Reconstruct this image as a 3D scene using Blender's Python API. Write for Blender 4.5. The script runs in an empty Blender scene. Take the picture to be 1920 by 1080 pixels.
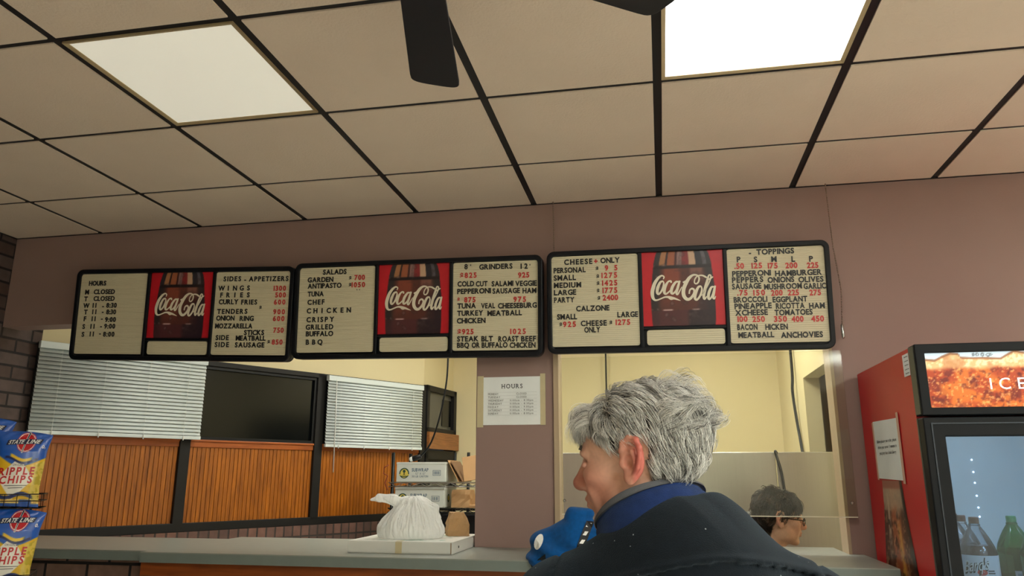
import bpy, math, random
import numpy as np
from mathutils import Vector, Matrix
random.seed(7); RNG = np.random.default_rng(11)
scene = bpy.context.scene
COL = scene.collection
ZC = 1.435            # eye height of the camera above the floor
CEIL = 2.740
TOP = 1.117           # counter height

# ---------------------------------------------------------------- camera, world, exposure
cam_d = bpy.data.cameras.new('camera'); cam = bpy.data.objects.new('camera', cam_d); COL.objects.link(cam)
cam_d.sensor_fit = 'HORIZONTAL'; cam_d.sensor_width = 36.0; cam_d.lens = 1413.6/1920*36.0
cam_d.clip_start = 0.05; cam_d.clip_end = 60
def cam_rot(yaw, pitch, roll):
    cy, sy, cp, sp = math.cos(yaw), math.sin(yaw), math.cos(pitch), math.sin(pitch)
    f = Vector((sy*cp, cy*cp, sp)); r = Vector((cy, -sy, 0)); u = r.cross(f)
    r2 = r*math.cos(roll) + u*math.sin(roll); u2 = u*math.cos(roll) - r*math.sin(roll)
    return Matrix((r2, u2, -f)).transposed()
cam.matrix_world = Matrix.Translation((-0.0413, -3.4977, ZC)) @ cam_rot(-0.19211, 0.24270, 0.001075).to_4x4()
scene.camera = cam
w = bpy.data.worlds.new('night'); scene.world = w; w.use_nodes = True
w.node_tree.nodes['Background'].inputs[0].default_value = (0.010, 0.013, 0.018, 1)
w.node_tree.nodes['Background'].inputs[1].default_value = 1.0
vs = scene.view_settings
scene.display_settings.display_device = 'sRGB'
vs.view_transform = 'Standard'; vs.look = 'None'; vs.gamma = 1.0; vs.use_curve_mapping = False
vs.exposure = 1.0
try:
    scene.cycles.use_denoising = True
    scene.cycles.max_bounces = 14; scene.cycles.diffuse_bounces = 10; scene.cycles.transparent_max_bounces = 12; scene.cycles.sample_clamp_indirect = 8
except Exception: pass
PANEL_BRIGHT, PANEL_DIM, PANEL_REAR, PANEL_KITCHEN = 4.0, 0.165, 17.5, 12.0

# ---------------------------------------------------------------- helpers
def lin(c):
    return tuple((x/255/12.92 if x/255 <= 0.04045 else ((x/255+0.055)/1.055)**2.4) for x in c)
def rgb(r, g, b): return lin((r, g, b)) + (1.0,)
def new_mat(name):
    m = bpy.data.materials.new(name); m.use_nodes = True
    nt = m.node_tree; return m, nt, nt.nodes['Principled BSDF']
def mat(name, col, rough=0.6, metal=0.0, var=0.0, scale=8.0, bump=0.0, bscale=60.0, spec=0.5, stretch=(1, 1, 1), col2=None, coat=0.0, emit=0.0, sheen=0.0):
    m, nt, b = new_mat(name); L = nt.links.new
    b.inputs['Base Color'].default_value = rgb(*col); b.inputs['Roughness'].default_value = rough
    b.inputs['Metallic'].default_value = metal; b.inputs['Specular IOR Level'].default_value = spec
    b.inputs['Coat Weight'].default_value = coat
    if sheen: b.inputs['Sheen Weight'].default_value = sheen
    tc = nt.nodes.new('ShaderNodeTexCoord'); mp = nt.nodes.new('ShaderNodeMapping'); mp.inputs['Scale'].default_value = stretch
    L(tc.outputs['Object'], mp.inputs['Vector'])
    n = nt.nodes.new('ShaderNodeTexNoise'); n.inputs['Scale'].default_value = scale; n.inputs['Detail'].default_value = 5
    L(mp.outputs[0], n.inputs['Vector'])
    mx = nt.nodes.new('ShaderNodeMix'); mx.data_type = 'RGBA'
    c2 = col2 or tuple(max(0, min(255, x*(1-max(var, .02)))) for x in col)
    mx.inputs['A'].default_value = rgb(*col); mx.inputs['B'].default_value = rgb(*c2)
    L(n.outputs['Fac'], mx.inputs['Factor']); L(mx.outputs['Result'], b.inputs['Base Color'])
    if bump:
        n2 = nt.nodes.new('ShaderNodeTexNoise'); n2.inputs['Scale'].default_value = bscale; n2.inputs['Detail'].default_value = 3
        L(mp.outputs[0], n2.inputs['Vector'])
        bp = nt.nodes.new('ShaderNodeBump'); bp.inputs['Strength'].default_value = bump; bp.inputs['Distance'].default_value = 0.004
        L(n2.outputs['Fac'], bp.inputs['Height']); L(bp.outputs[0], b.inputs['Normal'])
    if emit:
        L(mx.outputs['Result'], b.inputs['Emission Color']); b.inputs['Emission Strength'].default_value = emit
    return m
def mat_attr(name, rough=0.6, spec=0.5, emit=0.0, bump=0.0, bscale=300.0, metal=0.0, coat=0.0, trans=0.0, sss=0.0):
    m, nt, b = new_mat(name); L = nt.links.new
    a = nt.nodes.new('ShaderNodeAttribute'); a.attribute_name = 'Col'
    n = nt.nodes.new('ShaderNodeTexNoise'); n.inputs['Scale'].default_value = 40
    tc = nt.nodes.new('ShaderNodeTexCoord'); L(tc.outputs['Object'], n.inputs['Vector'])
    mx = nt.nodes.new('ShaderNodeMix'); mx.data_type = 'RGBA'; mx.blend_type = 'MULTIPLY'
    rp = nt.nodes.new('ShaderNodeMapRange'); rp.inputs['To Min'].default_value = 0.90; rp.inputs['To Max'].default_value = 1.08
    L(n.outputs['Fac'], rp.inputs['Value']); mx.inputs['Factor'].default_value = 1.0
    L(a.outputs['Color'], mx.inputs['A']); L(rp.outputs[0], mx.inputs['B'])
    L(mx.outputs['Result'], b.inputs['Base Color'])
    b.inputs['Roughness'].default_value = rough; b.inputs['Specular IOR Level'].default_value = spec
    b.inputs['Metallic'].default_value = metal; b.inputs['Coat Weight'].default_value = coat
    if sss:
        b.inputs['Subsurface Weight'].default_value = sss; b.inputs['Subsurface Radius'].default_value = (0.006, 0.003, 0.002); b.inputs['Subsurface Scale'].default_value = 1.0
    if emit:
        L(mx.outputs['Result'], b.inputs['Emission Color']); b.inputs['Emission Strength'].default_value = emit
    if bump:
        n2 = nt.nodes.new('ShaderNodeTexNoise'); n2.inputs['Scale'].default_value = bscale
        L(tc.outputs['Object'], n2.inputs['Vector'])
        bp = nt.nodes.new('ShaderNodeBump'); bp.inputs['Strength'].default_value = bump; bp.inputs['Distance'].default_value = 0.002
        L(n2.outputs['Fac'], bp.inputs['Height']); L(bp.outputs[0], b.inputs['Normal'])
    return m
def mat_glass(name, tint=(255, 255, 255), refl=0.08, rough=0.02, op=0.0):
    m, nt, b = new_mat(name); L = nt.links.new; nt.nodes.remove(b)
    out = nt.nodes['Material Output']; t = nt.nodes.new('ShaderNodeBsdfTransparent'); g = nt.nodes.new('ShaderNodeBsdfGlossy')
    t.inputs['Color'].default_value = rgb(*tint); g.inputs['Roughness'].default_value = rough
    fr = nt.nodes.new('ShaderNodeFresnel'); fr.inputs['IOR'].default_value = 1.45
    ad = nt.nodes.new('ShaderNodeMath'); ad.operation = 'ADD'; ad.use_clamp = True; ad.inputs[1].default_value = refl-0.04
    L(fr.outputs[0], ad.inputs[0])
    mx = nt.nodes.new('ShaderNodeMixShader'); L(ad.outputs[0], mx.inputs[0]); L(t.outputs[0], mx.inputs[1]); L(g.outputs[0], mx.inputs[2])
    last = mx
    if op:
        d = nt.nodes.new('ShaderNodeBsdfDiffuse'); d.inputs['Color'].default_value = rgb(*tint)
        m2 = nt.nodes.new('ShaderNodeMixShader'); m2.inputs[0].default_value = op
        L(mx.outputs[0], m2.inputs[1]); L(d.outputs[0], m2.inputs[2]); last = m2
    L(last.outputs[0], out.inputs['Surface'])
    return m
def mat_emit(name, col, s):
    m, nt, b = new_mat(name)
    b.inputs['Base Color'].default_value = rgb(*col); b.inputs['Emission Color'].default_value = rgb(*col); b.inputs['Emission Strength'].default_value = s
    b.inputs['Roughness'].default_value = 0.4
    return m
def mat_brick(name, c1, c2, mortar, axes='yz', bw=0.21, rh=0.075, soldier=False):
    m, nt, b = new_mat(name); L = nt.links.new
    tc = nt.nodes.new('ShaderNodeTexCoord'); sp = nt.nodes.new('ShaderNodeSeparateXYZ'); cb = nt.nodes.new('ShaderNodeCombineXYZ')
    L(tc.outputs['Object'], sp.inputs[0])
    o = {'x': sp.outputs[0], 'y': sp.outputs[1], 'z': sp.outputs[2]}
    L(o[axes[0]], cb.inputs[0]); L(o[axes[1]], cb.inputs[1])
    br = nt.nodes.new('ShaderNodeTexBrick'); br.inputs['Scale'].default_value = 1.0
    br.inputs['Color1'].default_value = rgb(*c1); br.inputs['Color2'].default_value = rgb(*c2); br.inputs['Mortar'].default_value = rgb(*mortar)
    br.inputs['Mortar Size'].default_value = 0.007; br.inputs['Brick Width'].default_value = bw; br.inputs['Row Height'].default_value = rh
    br.inputs['Mortar Smooth'].default_value = 0.2; br.inputs['Bias'].default_value = -0.1
    if soldier: br.offset = 0.0
    L(cb.outputs[0], br.inputs['Vector'])
    n = nt.nodes.new('ShaderNodeTexNoise'); n.inputs['Scale'].default_value = 14; n.inputs['Detail'].default_value = 6; L(tc.outputs['Object'], n.inputs['Vector'])
    mr = nt.nodes.new('ShaderNodeMapRange'); mr.inputs['To Min'].default_value = 0.45; mr.inputs['To Max'].default_value = 1.4; L(n.outputs['Fac'], mr.inputs['Value'])
    mx = nt.nodes.new('ShaderNodeMix'); mx.data_type = 'RGBA'; mx.blend_type = 'MULTIPLY'; mx.inputs['Factor'].default_value = 1
    L(br.outputs['Color'], mx.inputs['A']); L(mr.outputs[0], mx.inputs['B']); L(mx.outputs['Result'], b.inputs['Base Color'])
    b.inputs['Roughness'].default_value = 0.85
    bp = nt.nodes.new('ShaderNodeBump'); bp.inputs['Strength'].default_value = 0.8; bp.inputs['Distance'].default_value = 0.01; bp.invert = True
    L(br.outputs['Fac'], bp.inputs['Height']); L(bp.outputs[0], b.inputs['Normal'])
    return m
def mat_wood(name, c1, c2, axis='z', rough=0.4):
    m, nt, b = new_mat(name); L = nt.links.new
    tc = nt.nodes.new('ShaderNodeTexCoord'); mp = nt.nodes.new('ShaderNodeMapping')
    mp.inputs['Scale'].default_value = {'z': (14, 14, 1.2), 'x': (1.2, 14, 14)}[axis]
    L(tc.outputs['Object'], mp.inputs[0])
    n = nt.nodes.new('ShaderNodeTexNoise'); n.inputs['Scale'].default_value = 4; n.inputs['Detail'].default_value = 8; n.inputs['Distortion'].default_value = 0.6
    L(mp.outputs[0], n.inputs['Vector'])
    cr = nt.nodes.new('ShaderNodeValToRGB'); cr.color_ramp.elements[0].position = 0.3; cr.color_ramp.elements[1].position = 0.7
    cr.color_ramp.elements[0].color = rgb(*c1); cr.color_ramp.elements[1].color = rgb(*c2)
    L(n.outputs['Fac'], cr.inputs[0]); L(cr.outputs[0], b.inputs['Base Color']); b.inputs['Roughness'].default_value = rough
    return m

def link(o, parent=None):
    COL.objects.link(o)
    if parent is not None: o.parent = parent
    return o
def tag(o, label=None, cat=None, group=None, kind=None):
    if label: o['label'] = label
    if cat: o['category'] = cat
    if group: o['group'] = group
    if kind: o['kind'] = kind
    return o
def empty(name, loc=(0, 0, 0), rz=0.0, label=None, cat=None, group=None):
    o = bpy.data.objects.new(name, None); o.location = loc; o.rotation_euler = (0, 0, rz); o.empty_display_size = 0.05
    link(o); return tag(o, label, cat, group)
def raw_mesh(name, verts, faces, mats, parent=None, smooth=False, mi=None, cols=None, loc=None):
    me = bpy.data.meshes.new(name); me.from_pydata([tuple(v) for v in verts] if not isinstance(verts, np.ndarray) else verts.tolist(), [], faces if isinstance(faces, list) else faces.tolist())
    for m in (mats if isinstance(mats, (list, tuple)) else [mats]): me.materials.append(m)
    if mi is not None: me.polygons.foreach_set('material_index', np.asarray(mi, dtype=np.int32))
    me.polygons.foreach_set('use_smooth', np.full(len(me.polygons), bool(smooth)))
    if cols is not None:
        a = me.color_attributes.new('Col', 'FLOAT_COLOR', 'POINT')
        c = np.ones((len(me.vertices), 4), dtype=np.float32); c[:, :3] = cols; a.data.foreach_set('color', c.ravel())
    me.update()
    o = bpy.data.objects.new(name, me)
    if loc is not None: o.location = loc
    return link(o, parent)
class MB:
    """collects shapes, links them as one mesh object"""
    def __init__(s): s.v = []; s.f = []; s.mi = []; s.T = None
    def add(s, vs, fs, mi=0):
        b = len(s.v)
        for p in vs:
            p = Vector(p); s.v.append(tuple(s.T @ p) if s.T is not None else tuple(p))
        for f in fs: s.f.append([b+i for i in f]); s.mi.append(mi)
        return s
    def box(s, x0, x1, y0, y1, z0, z1, mi=0):
        vs = [(x, y, z) for x in (x0, x1) for y in (y0, y1) for z in (z0, z1)]
        return s.add(vs, [(0, 1, 3, 2), (4, 6, 7, 5), (0, 4, 5, 1), (2, 3, 7, 6), (0, 2, 6, 4), (1, 5, 7, 3)], mi)
    def tube(s, pts, r, n=8, mi=0, closed=False, cap=True):
        pts = [Vector(p) for p in pts]; N = len(pts); rs = r if isinstance(r, (list, tuple)) else [r]*N
        vs = []; fs = []; up = Vector((0.13, 0.31, 0.94))
        for i, p in enumerate(pts):
            a = pts[i-1] if (i > 0 or closed) else pts[i]; b = pts[(i+1) % N] if (i < N-1 or closed) else pts[i]
            t = (b-a).normalized(); x = t.cross(up)
            if x.length < 1e-3: x = t.cross(Vector((1, 0, 0)))
            x.normalize(); y = x.cross(t)
            for k in range(n):
                an = 2*math.pi*k/n; vs.append(p + (x*math.cos(an)+y*math.sin(an))*rs[i])
        for i in range(N if closed else N-1):
            j = (i+1) % N
            for k in range(n):
                l = (k+1) % n; fs.append((i*n+k, i*n+l, j*n+l, j*n+k))
        if cap and not closed: fs.append(tuple(range(n))[::-1]); fs.append(tuple(range((N-1)*n, N*n)))
        return s.add(vs, fs, mi)
    def lathe(s, prof, c=(0, 0, 0), n=24, mi=0, axis='z'):
        vs = []; fs = []
        for r, z in prof:
            for k in range(n):
                a = 2*math.pi*k/n; q = (r*math.cos(a), r*math.sin(a), z)
                if axis == 'y': q = (q[0], q[2], q[1])
                if axis == 'x': q = (q[2], q[0], q[1])
                vs.append((c[0]+q[0], c[1]+q[1], c[2]+q[2]))
        for i in range(len(prof)-1):
            for k in range(n):
                l = (k+1) % n; fs.append((i*n+k, i*n+l, (i+1)*n+l, (i+1)*n+k))
        fs.append(tuple(range(n))[::-1]); fs.append(tuple(range((len(prof)-1)*n, len(prof)*n)))
        return s.add(vs, fs, mi)
    def prism(s, poly, y0, y1, mi=0):
        """poly in x,z extruded along y"""
        n = len(poly); vs = [(x, y0, z) for x, z in poly]+[(x, y1, z) for x, z in poly]
        fs = [tuple(range(n)), tuple(range(n, 2*n))[::-1]] + [(i, i+n, (i+1) % n+n, (i+1) % n) for i in range(n)]
        return s.add(vs, fs, mi)
    def build(s, name, mats, parent=None, smooth=False, bevel=0.0, loc=None, seg=2):
        o = raw_mesh(name, s.v, s.f, mats, parent, smooth, s.mi, loc=loc)
        if bevel:
            b = o.modifiers.new('bevel', 'BEVEL'); b.width = bevel; b.segments = seg; b.limit_method = 'ANGLE'; b.angle_limit = 0.7
        return o
def rrect(x0, x1, z0, z1, r, n=6):
    P = []
    for cx, cz, a0 in ((x1-r, z1-r, 0), (x0+r, z1-r, 90), (x0+r, z0+r, 180), (x1-r, z0+r, 270)):
        for k in range(n+1):
            a = math.radians(a0+90*k/n); P.append((cx+r*math.cos(a), cz+r*math.sin(a)))
    return P
def ring_prism(mb, outer, inner, y0, y1, mi=0):
    """frame between two outlines with the same number of points"""
    n = len(outer); vs = []
    for y in (y0, y1):
        vs += [(x, y, z) for x, z in outer]; vs += [(x, y, z) for x, z in inner]
    fs = []
    for i in range(n):
        j = (i+1) % n
        fs += [(i, j, n+j, n+i), (2*n+i, 3*n+i, 3*n+j, 2*n+j), (i, 2*n+i, 2*n+j, j), (n+i, n+j, 3*n+j, 3*n+i)]
    mb.add(vs, fs, mi)
def struct(o): o['kind'] = 'structure'; return o

# value noise for printed pictures
_H = RNG.random((256, 256))
def vnoise(x, y):
    x = np.asarray(x, float); y = np.asarray(y, float)
    i = np.floor(x).astype(int); j = np.floor(y).astype(int); fx = x-i; fy = y-j; fx = fx*fx*(3-2*fx); fy = fy*fy*(3-2*fy)
    g = lambda a, b: _H[a % 256, b % 256]
    return (g(i, j)*(1-fx)+g(i+1, j)*fx)*(1-fy)+(g(i, j+1)*(1-fx)+g(i+1, j+1)*fx)*fy
def fbm(x, y, o=4):
    s = 0; a = .5
    for k in range(o): s = s+a*vnoise(x*2**k+17*k, y*2**k+5*k); a *= .5
    return s/(1-.5**o)
def sstep(a, b, x): t = np.clip((x-a)/(b-a), 0, 1); return t*t*(3-2*t)
class Canvas:
    """colours of a printed picture, u to the right, v up, 0..1"""
    def __init__(s, nx, ny, base):
        s.nx, s.ny = nx, ny; u = np.linspace(0, 1, nx); v = np.linspace(0, 1, ny); s.u, s.v = np.meshgrid(u, v); s.c = np.zeros((ny, nx, 3)); s.c[:] = base
    def over(s, col, m):
        m = np.clip(m, 0, 1)[..., None]; s.c = s.c*(1-m)+np.array(col)*m
    def mesh(s, name, w_, h_, m, parent, y=0.0, fn=None, loc=None):
        if fn is None: P = np.stack([s.u*w_, np.full_like(s.u, y), s.v*h_], -1)
        else: P = fn(s.u, s.v)
        idx = np.arange(s.nx*s.ny).reshape(s.ny, s.nx)
        F = np.stack([idx[:-1, :-1], idx[:-1, 1:], idx[1:, 1:], idx[1:, :-1]], -1).reshape(-1, 4)
        lc = np.where(s.c <= 0.04045, s.c/12.92, ((np.clip(s.c, 0, 1)+0.055)/1.055)**2.4)
        return raw_mesh(name, P.reshape(-1, 3), F, m, parent, True, cols=lc.reshape(-1, 3), loc=loc)
def C8(r, g, b): return (r/255, g/255, b/255)

# glyphs of the built-in font, one small mesh per character, cap height 1
_G = {}
def glyph(ch, bold=0.02):
    key = (ch, bold)
    if key in _G: return _G[key]
    cu = bpy.data.curves.new('glyph', 'FONT'); cu.body = ch; cu.size = 1; cu.resolution_u = 3; cu.offset = bold; cu.fill_mode = 'FRONT'
    ob = bpy.data.objects.new('glyph', cu); COL.objects.link(ob)
    me = bpy.data.meshes.new_from_object(ob)
    V = np.array([v.co[:2] for v in me.vertices]) if len(me.vertices) else np.zeros((0, 2)); F = [list(p.vertices) for p in me.polygons]
    bpy.data.objects.remove(ob); bpy.data.meshes.remove(me); bpy.data.curves.remove(cu)
    if ch != 'H':
        H = glyph('H', bold)[2]
    else: H = V[:, 1].max()
    if len(V): V = V/H; x0 = V[:, 0].min(); V[:, 0] -= x0; wd = V[:, 0].max()
    else: wd = 0.35
    _G[key] = (V, F, H, wd); return _G[key]
SERIF = {'H': [(0, 0), (0, 1), (1, 0), (1, 1)], 'I': [(.5, 0), (.5, 1)], 'U': [(0, 1), (1, 1)], 'R': [(0, 0), (1, 0), (0, 1)], 'P': [(0, 0), (0, 1)], 'L': [(0, 0), (0, 1)], 'E': [(0, 0), (0, 1)]}
def lay_text(words, cap, bold=0.02, cond=0.92, serif=False, gapmin=0.0):
    """words: (text, x0, x1, zmid) -> flat list of 2-D verts and faces; every character is spread over its word's span"""
    V = []; F = []
    for t, x0, x1, z in words:
        gl = [glyph(c, bold) for c in t]; c_ = cap*cond; ws = [g[3]*c_ for g in gl]; T = x1-x0; n = len(t); sc = 1.0
        room = T-max(n-1, 0)*cap*0.06
        if n == 1: offs = [(T-ws[0])/2]
        else:
            if sum(ws) > room: sc = room/sum(ws)
            gap = (T-sum(ws)*sc)/(n-1); offs = []; x = 0
            for q in ws: offs.append(x); x += q*sc+gap
        for (gv, gf, H, wd), ox, q, ch in zip(gl, offs, ws, t):
            b = len(V); k = cap*cond*sc
            for p in gv: V.append((x0+ox+p[0]*k, z+(p[1]-0.5)*cap))
            for f in gf: F.append([b+i for i in f])
            if serif and ch in SERIF:
                th = cap*.09; hw = cap*.15
                for fx, fz in SERIF[ch]:
                    cx = x0+ox+(fx*(wd-.18)+.09)*k if ch != 'I' else x0+ox+wd*.5*k; zz = z+(cap*.5-th if fz else -cap*.5); b = len(V)
                    V += [(cx-hw, zz), (cx+hw, zz), (cx+hw, zz+th), (cx-hw, zz+th)]; F.append([b, b+1, b+2, b+3])
    return V, F
def text_obj(name, words, cap, m, parent, y, thick=0.0012, fn=None, **kw):
    V, F = lay_text(words, cap, **kw)
    if not F: return None
    if fn is None: P = [(x, y, z) for x, z in V]
    else: P = [fn(x, z) for x, z in V]
    o = raw_mesh(name, P, F, m, parent)
    if thick: s = o.modifiers.new('thickness', 'SOLIDIFY'); s.thickness = thick; s.offset = 0
    return o

# ---------------------------------------------------------------- smooth solid bodies: implicit surfaces meshed by surface nets
class Field:
    def __init__(s, xs, ys, zs): s.ax = [np.asarray(a, np.float32) for a in (xs, ys, zs)]; s.f = np.full([len(a) for a in s.ax], 1.0, np.float32)
    def _sl(s, lo, hi):
        r = []
        for a, l, h in zip(s.ax, lo, hi):
            i = max(int(np.searchsorted(a, l))-1, 0); j = min(int(np.searchsorted(a, h))+1, len(a)); r.append(slice(i, max(j, i)))
        return tuple(r)
    def grid(s, sl): return s.ax[0][sl[0]][:, None, None], s.ax[1][sl[1]][None, :, None], s.ax[2][sl[2]][None, None, :]
    def put(s, d, sl, k, op):
        a = s.f[sl]
        if a.size == 0: return
        if op == 'u':
            h = np.maximum(k-np.abs(a-d), 0)/k if k > 0 else 0
            s.f[sl] = np.minimum(a, d)-h*h*k*.25
        else:
            h = np.maximum(k-np.abs(a+d), 0)/k if k > 0 else 0
            s.f[sl] = np.maximum(a, -d)+h*h*k*.25
    def cap(s, a, b, ra, rb=None, k=0.01, op='u', sq=None):
        rb = ra if rb is None else rb; a = np.array(a, float); b = np.array(b, float); R = max(ra, rb)+k+.01
        sl = s._sl(np.minimum(a, b)-R, np.maximum(a, b)+R); X, Y, Z = s.grid(sl); ba = b-a; L2 = max(ba@ba, 1e-12)
        h = np.clip(((X-a[0])*ba[0]+(Y-a[1])*ba[1]+(Z-a[2])*ba[2])/L2, 0, 1)
        d = np.sqrt((X-a[0]-h*ba[0])**2+(Y-a[1]-h*ba[1])**2+(Z-a[2]-h*ba[2])**2)-(ra+(rb-ra)*h)
        s.put(d.astype(np.float32), sl, k, op)
    def ell(s, c, r, k=0.01, op='u', R=None):
        c = np.array(c, float); r = np.array(r, float); M = max(r) if R is not None else r
        sl = s._sl(c-M-k-.01, c+M+k+.01); X, Y, Z = s.grid(sl); X = X-c[0]; Y = Y-c[1]; Z = Z-c[2]
        if R is not None:
            R = np.array(R, float); X, Y, Z = (R[i, 0]*X+R[i, 1]*Y+R[i, 2]*Z for i in range(3))
        k0 = np.sqrt((X/r[0])**2+(Y/r[1])**2+(Z/r[2])**2); k1 = np.sqrt((X/r[0]**2)**2+(Y/r[1]**2)**2+(Z/r[2]**2)**2)+1e-9
        s.put((k0*(k0-1)/k1).astype(np.float32), sl, k, op)
    def box(s, c, hs, rd, k=0.01, op='u', R=None):
        c = np.array(c, float); M = np.linalg.norm(hs) if R is not None else np.array(hs, float)
        sl = s._sl(c-M-k-.01, c+M+k+.01); X, Y, Z = s.grid(sl); X = X-c[0]; Y = Y-c[1]; Z = Z-c[2]
        if R is not None:
            R = np.array(R, float); X, Y, Z = (R[i, 0]*X+R[i, 1]*Y+R[i, 2]*Z for i in range(3))
        qx, qy, qz = np.abs(X)-hs[0]+rd, np.abs(Y)-hs[1]+rd, np.abs(Z)-hs[2]+rd
        d = np.sqrt(np.maximum(qx, 0)**2+np.maximum(qy, 0)**2+np.maximum(qz, 0)**2)+np.minimum(np.maximum(np.maximum(qx, qy), qz), 0)-rd
        s.put(d.astype(np.float32), sl, k, op)
    def poly(s, pts, rs, k=0.006, op='u'):
        for i in range(len(pts)-1): s.cap(pts[i], pts[i+1], rs[i], rs[i+1], k, op)
    def disp(s, fn): X, Y, Z = s.grid((slice(None),)*3); s.f = (s.f+fn(X, Y, Z)).astype(np.float32)
    def mesh(s):
        f = s.f; n = f.shape; sg = f < 0; ids = []; pos = []; quads = []
        dims = np.array(n)-1
        for ax in range(3):
            lo = [slice(None)]*3; hi = [slice(None)]*3; lo[ax] = slice(0, n[ax]-1); hi[ax] = slice(1, n[ax])
            c = sg[tuple(lo)] != sg[tuple(hi)]; o1, o2 = (ax+1) % 3, (ax+2) % 3
            I = np.stack(np.nonzero(c), -1); ok = (I[:, o1] > 0) & (I[:, o1] < n[o1]-1) & (I[:, o2] > 0) & (I[:, o2] < n[o2]-1); I = I[ok]
            J = I.copy(); J[:, ax] += 1; fa = f[tuple(I.T)]; fb = f[tuple(J.T)]; t = fa/(fa-fb)
            P = I.astype(np.float64); P[:, ax] += t; q = []
            for d1, d2 in ((0, 0), (1, 0), (1, 1), (0, 1)):
                K = I.copy(); K[:, o1] -= d1; K[:, o2] -= d2
                cid = (K[:, 0]*dims[1]+K[:, 1])*dims[2]+K[:, 2]; ids.append(cid); pos.append(P); q.append(cid)
            q = np.stack(q, -1); fl = fa < 0; q[fl] = q[fl][:, ::-1]; quads.append(q)
        ids = np.concatenate(ids); pos = np.concatenate(pos); quads = np.concatenate(quads)
        u, inv = np.unique(ids, return_inverse=True); cnt = np.bincount(inv)
        V = np.stack([np.bincount(inv, pos[:, a])/cnt for a in range(3)], -1)
        W = np.stack([np.interp(V[:, a], np.arange(n[a]), s.ax[a]) for a in range(3)], -1)
        Q = np.searchsorted(u, quads)
        a, b, c = W[Q[:, 0]], W[Q[:, 1]], W[Q[:, 2]]
        if (np.einsum('ij,ij->i', a, np.cross(b, c)) + np.einsum('ij,ij->i', a, np.cross(c, W[Q[:, 3]]))).sum() < 0: Q = Q[:, ::-1]
        return W, Q
def axis(lo, hi, step, flo=None, fhi=None, fstep=None):
    if flo is None: return np.arange(lo, hi+step, step)
    a = np.arange(lo, flo, step); b = np.arange(flo, fhi, fstep); c = np.arange(fhi, hi+step, step)
    return np.concatenate([a, b, c])
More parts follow.
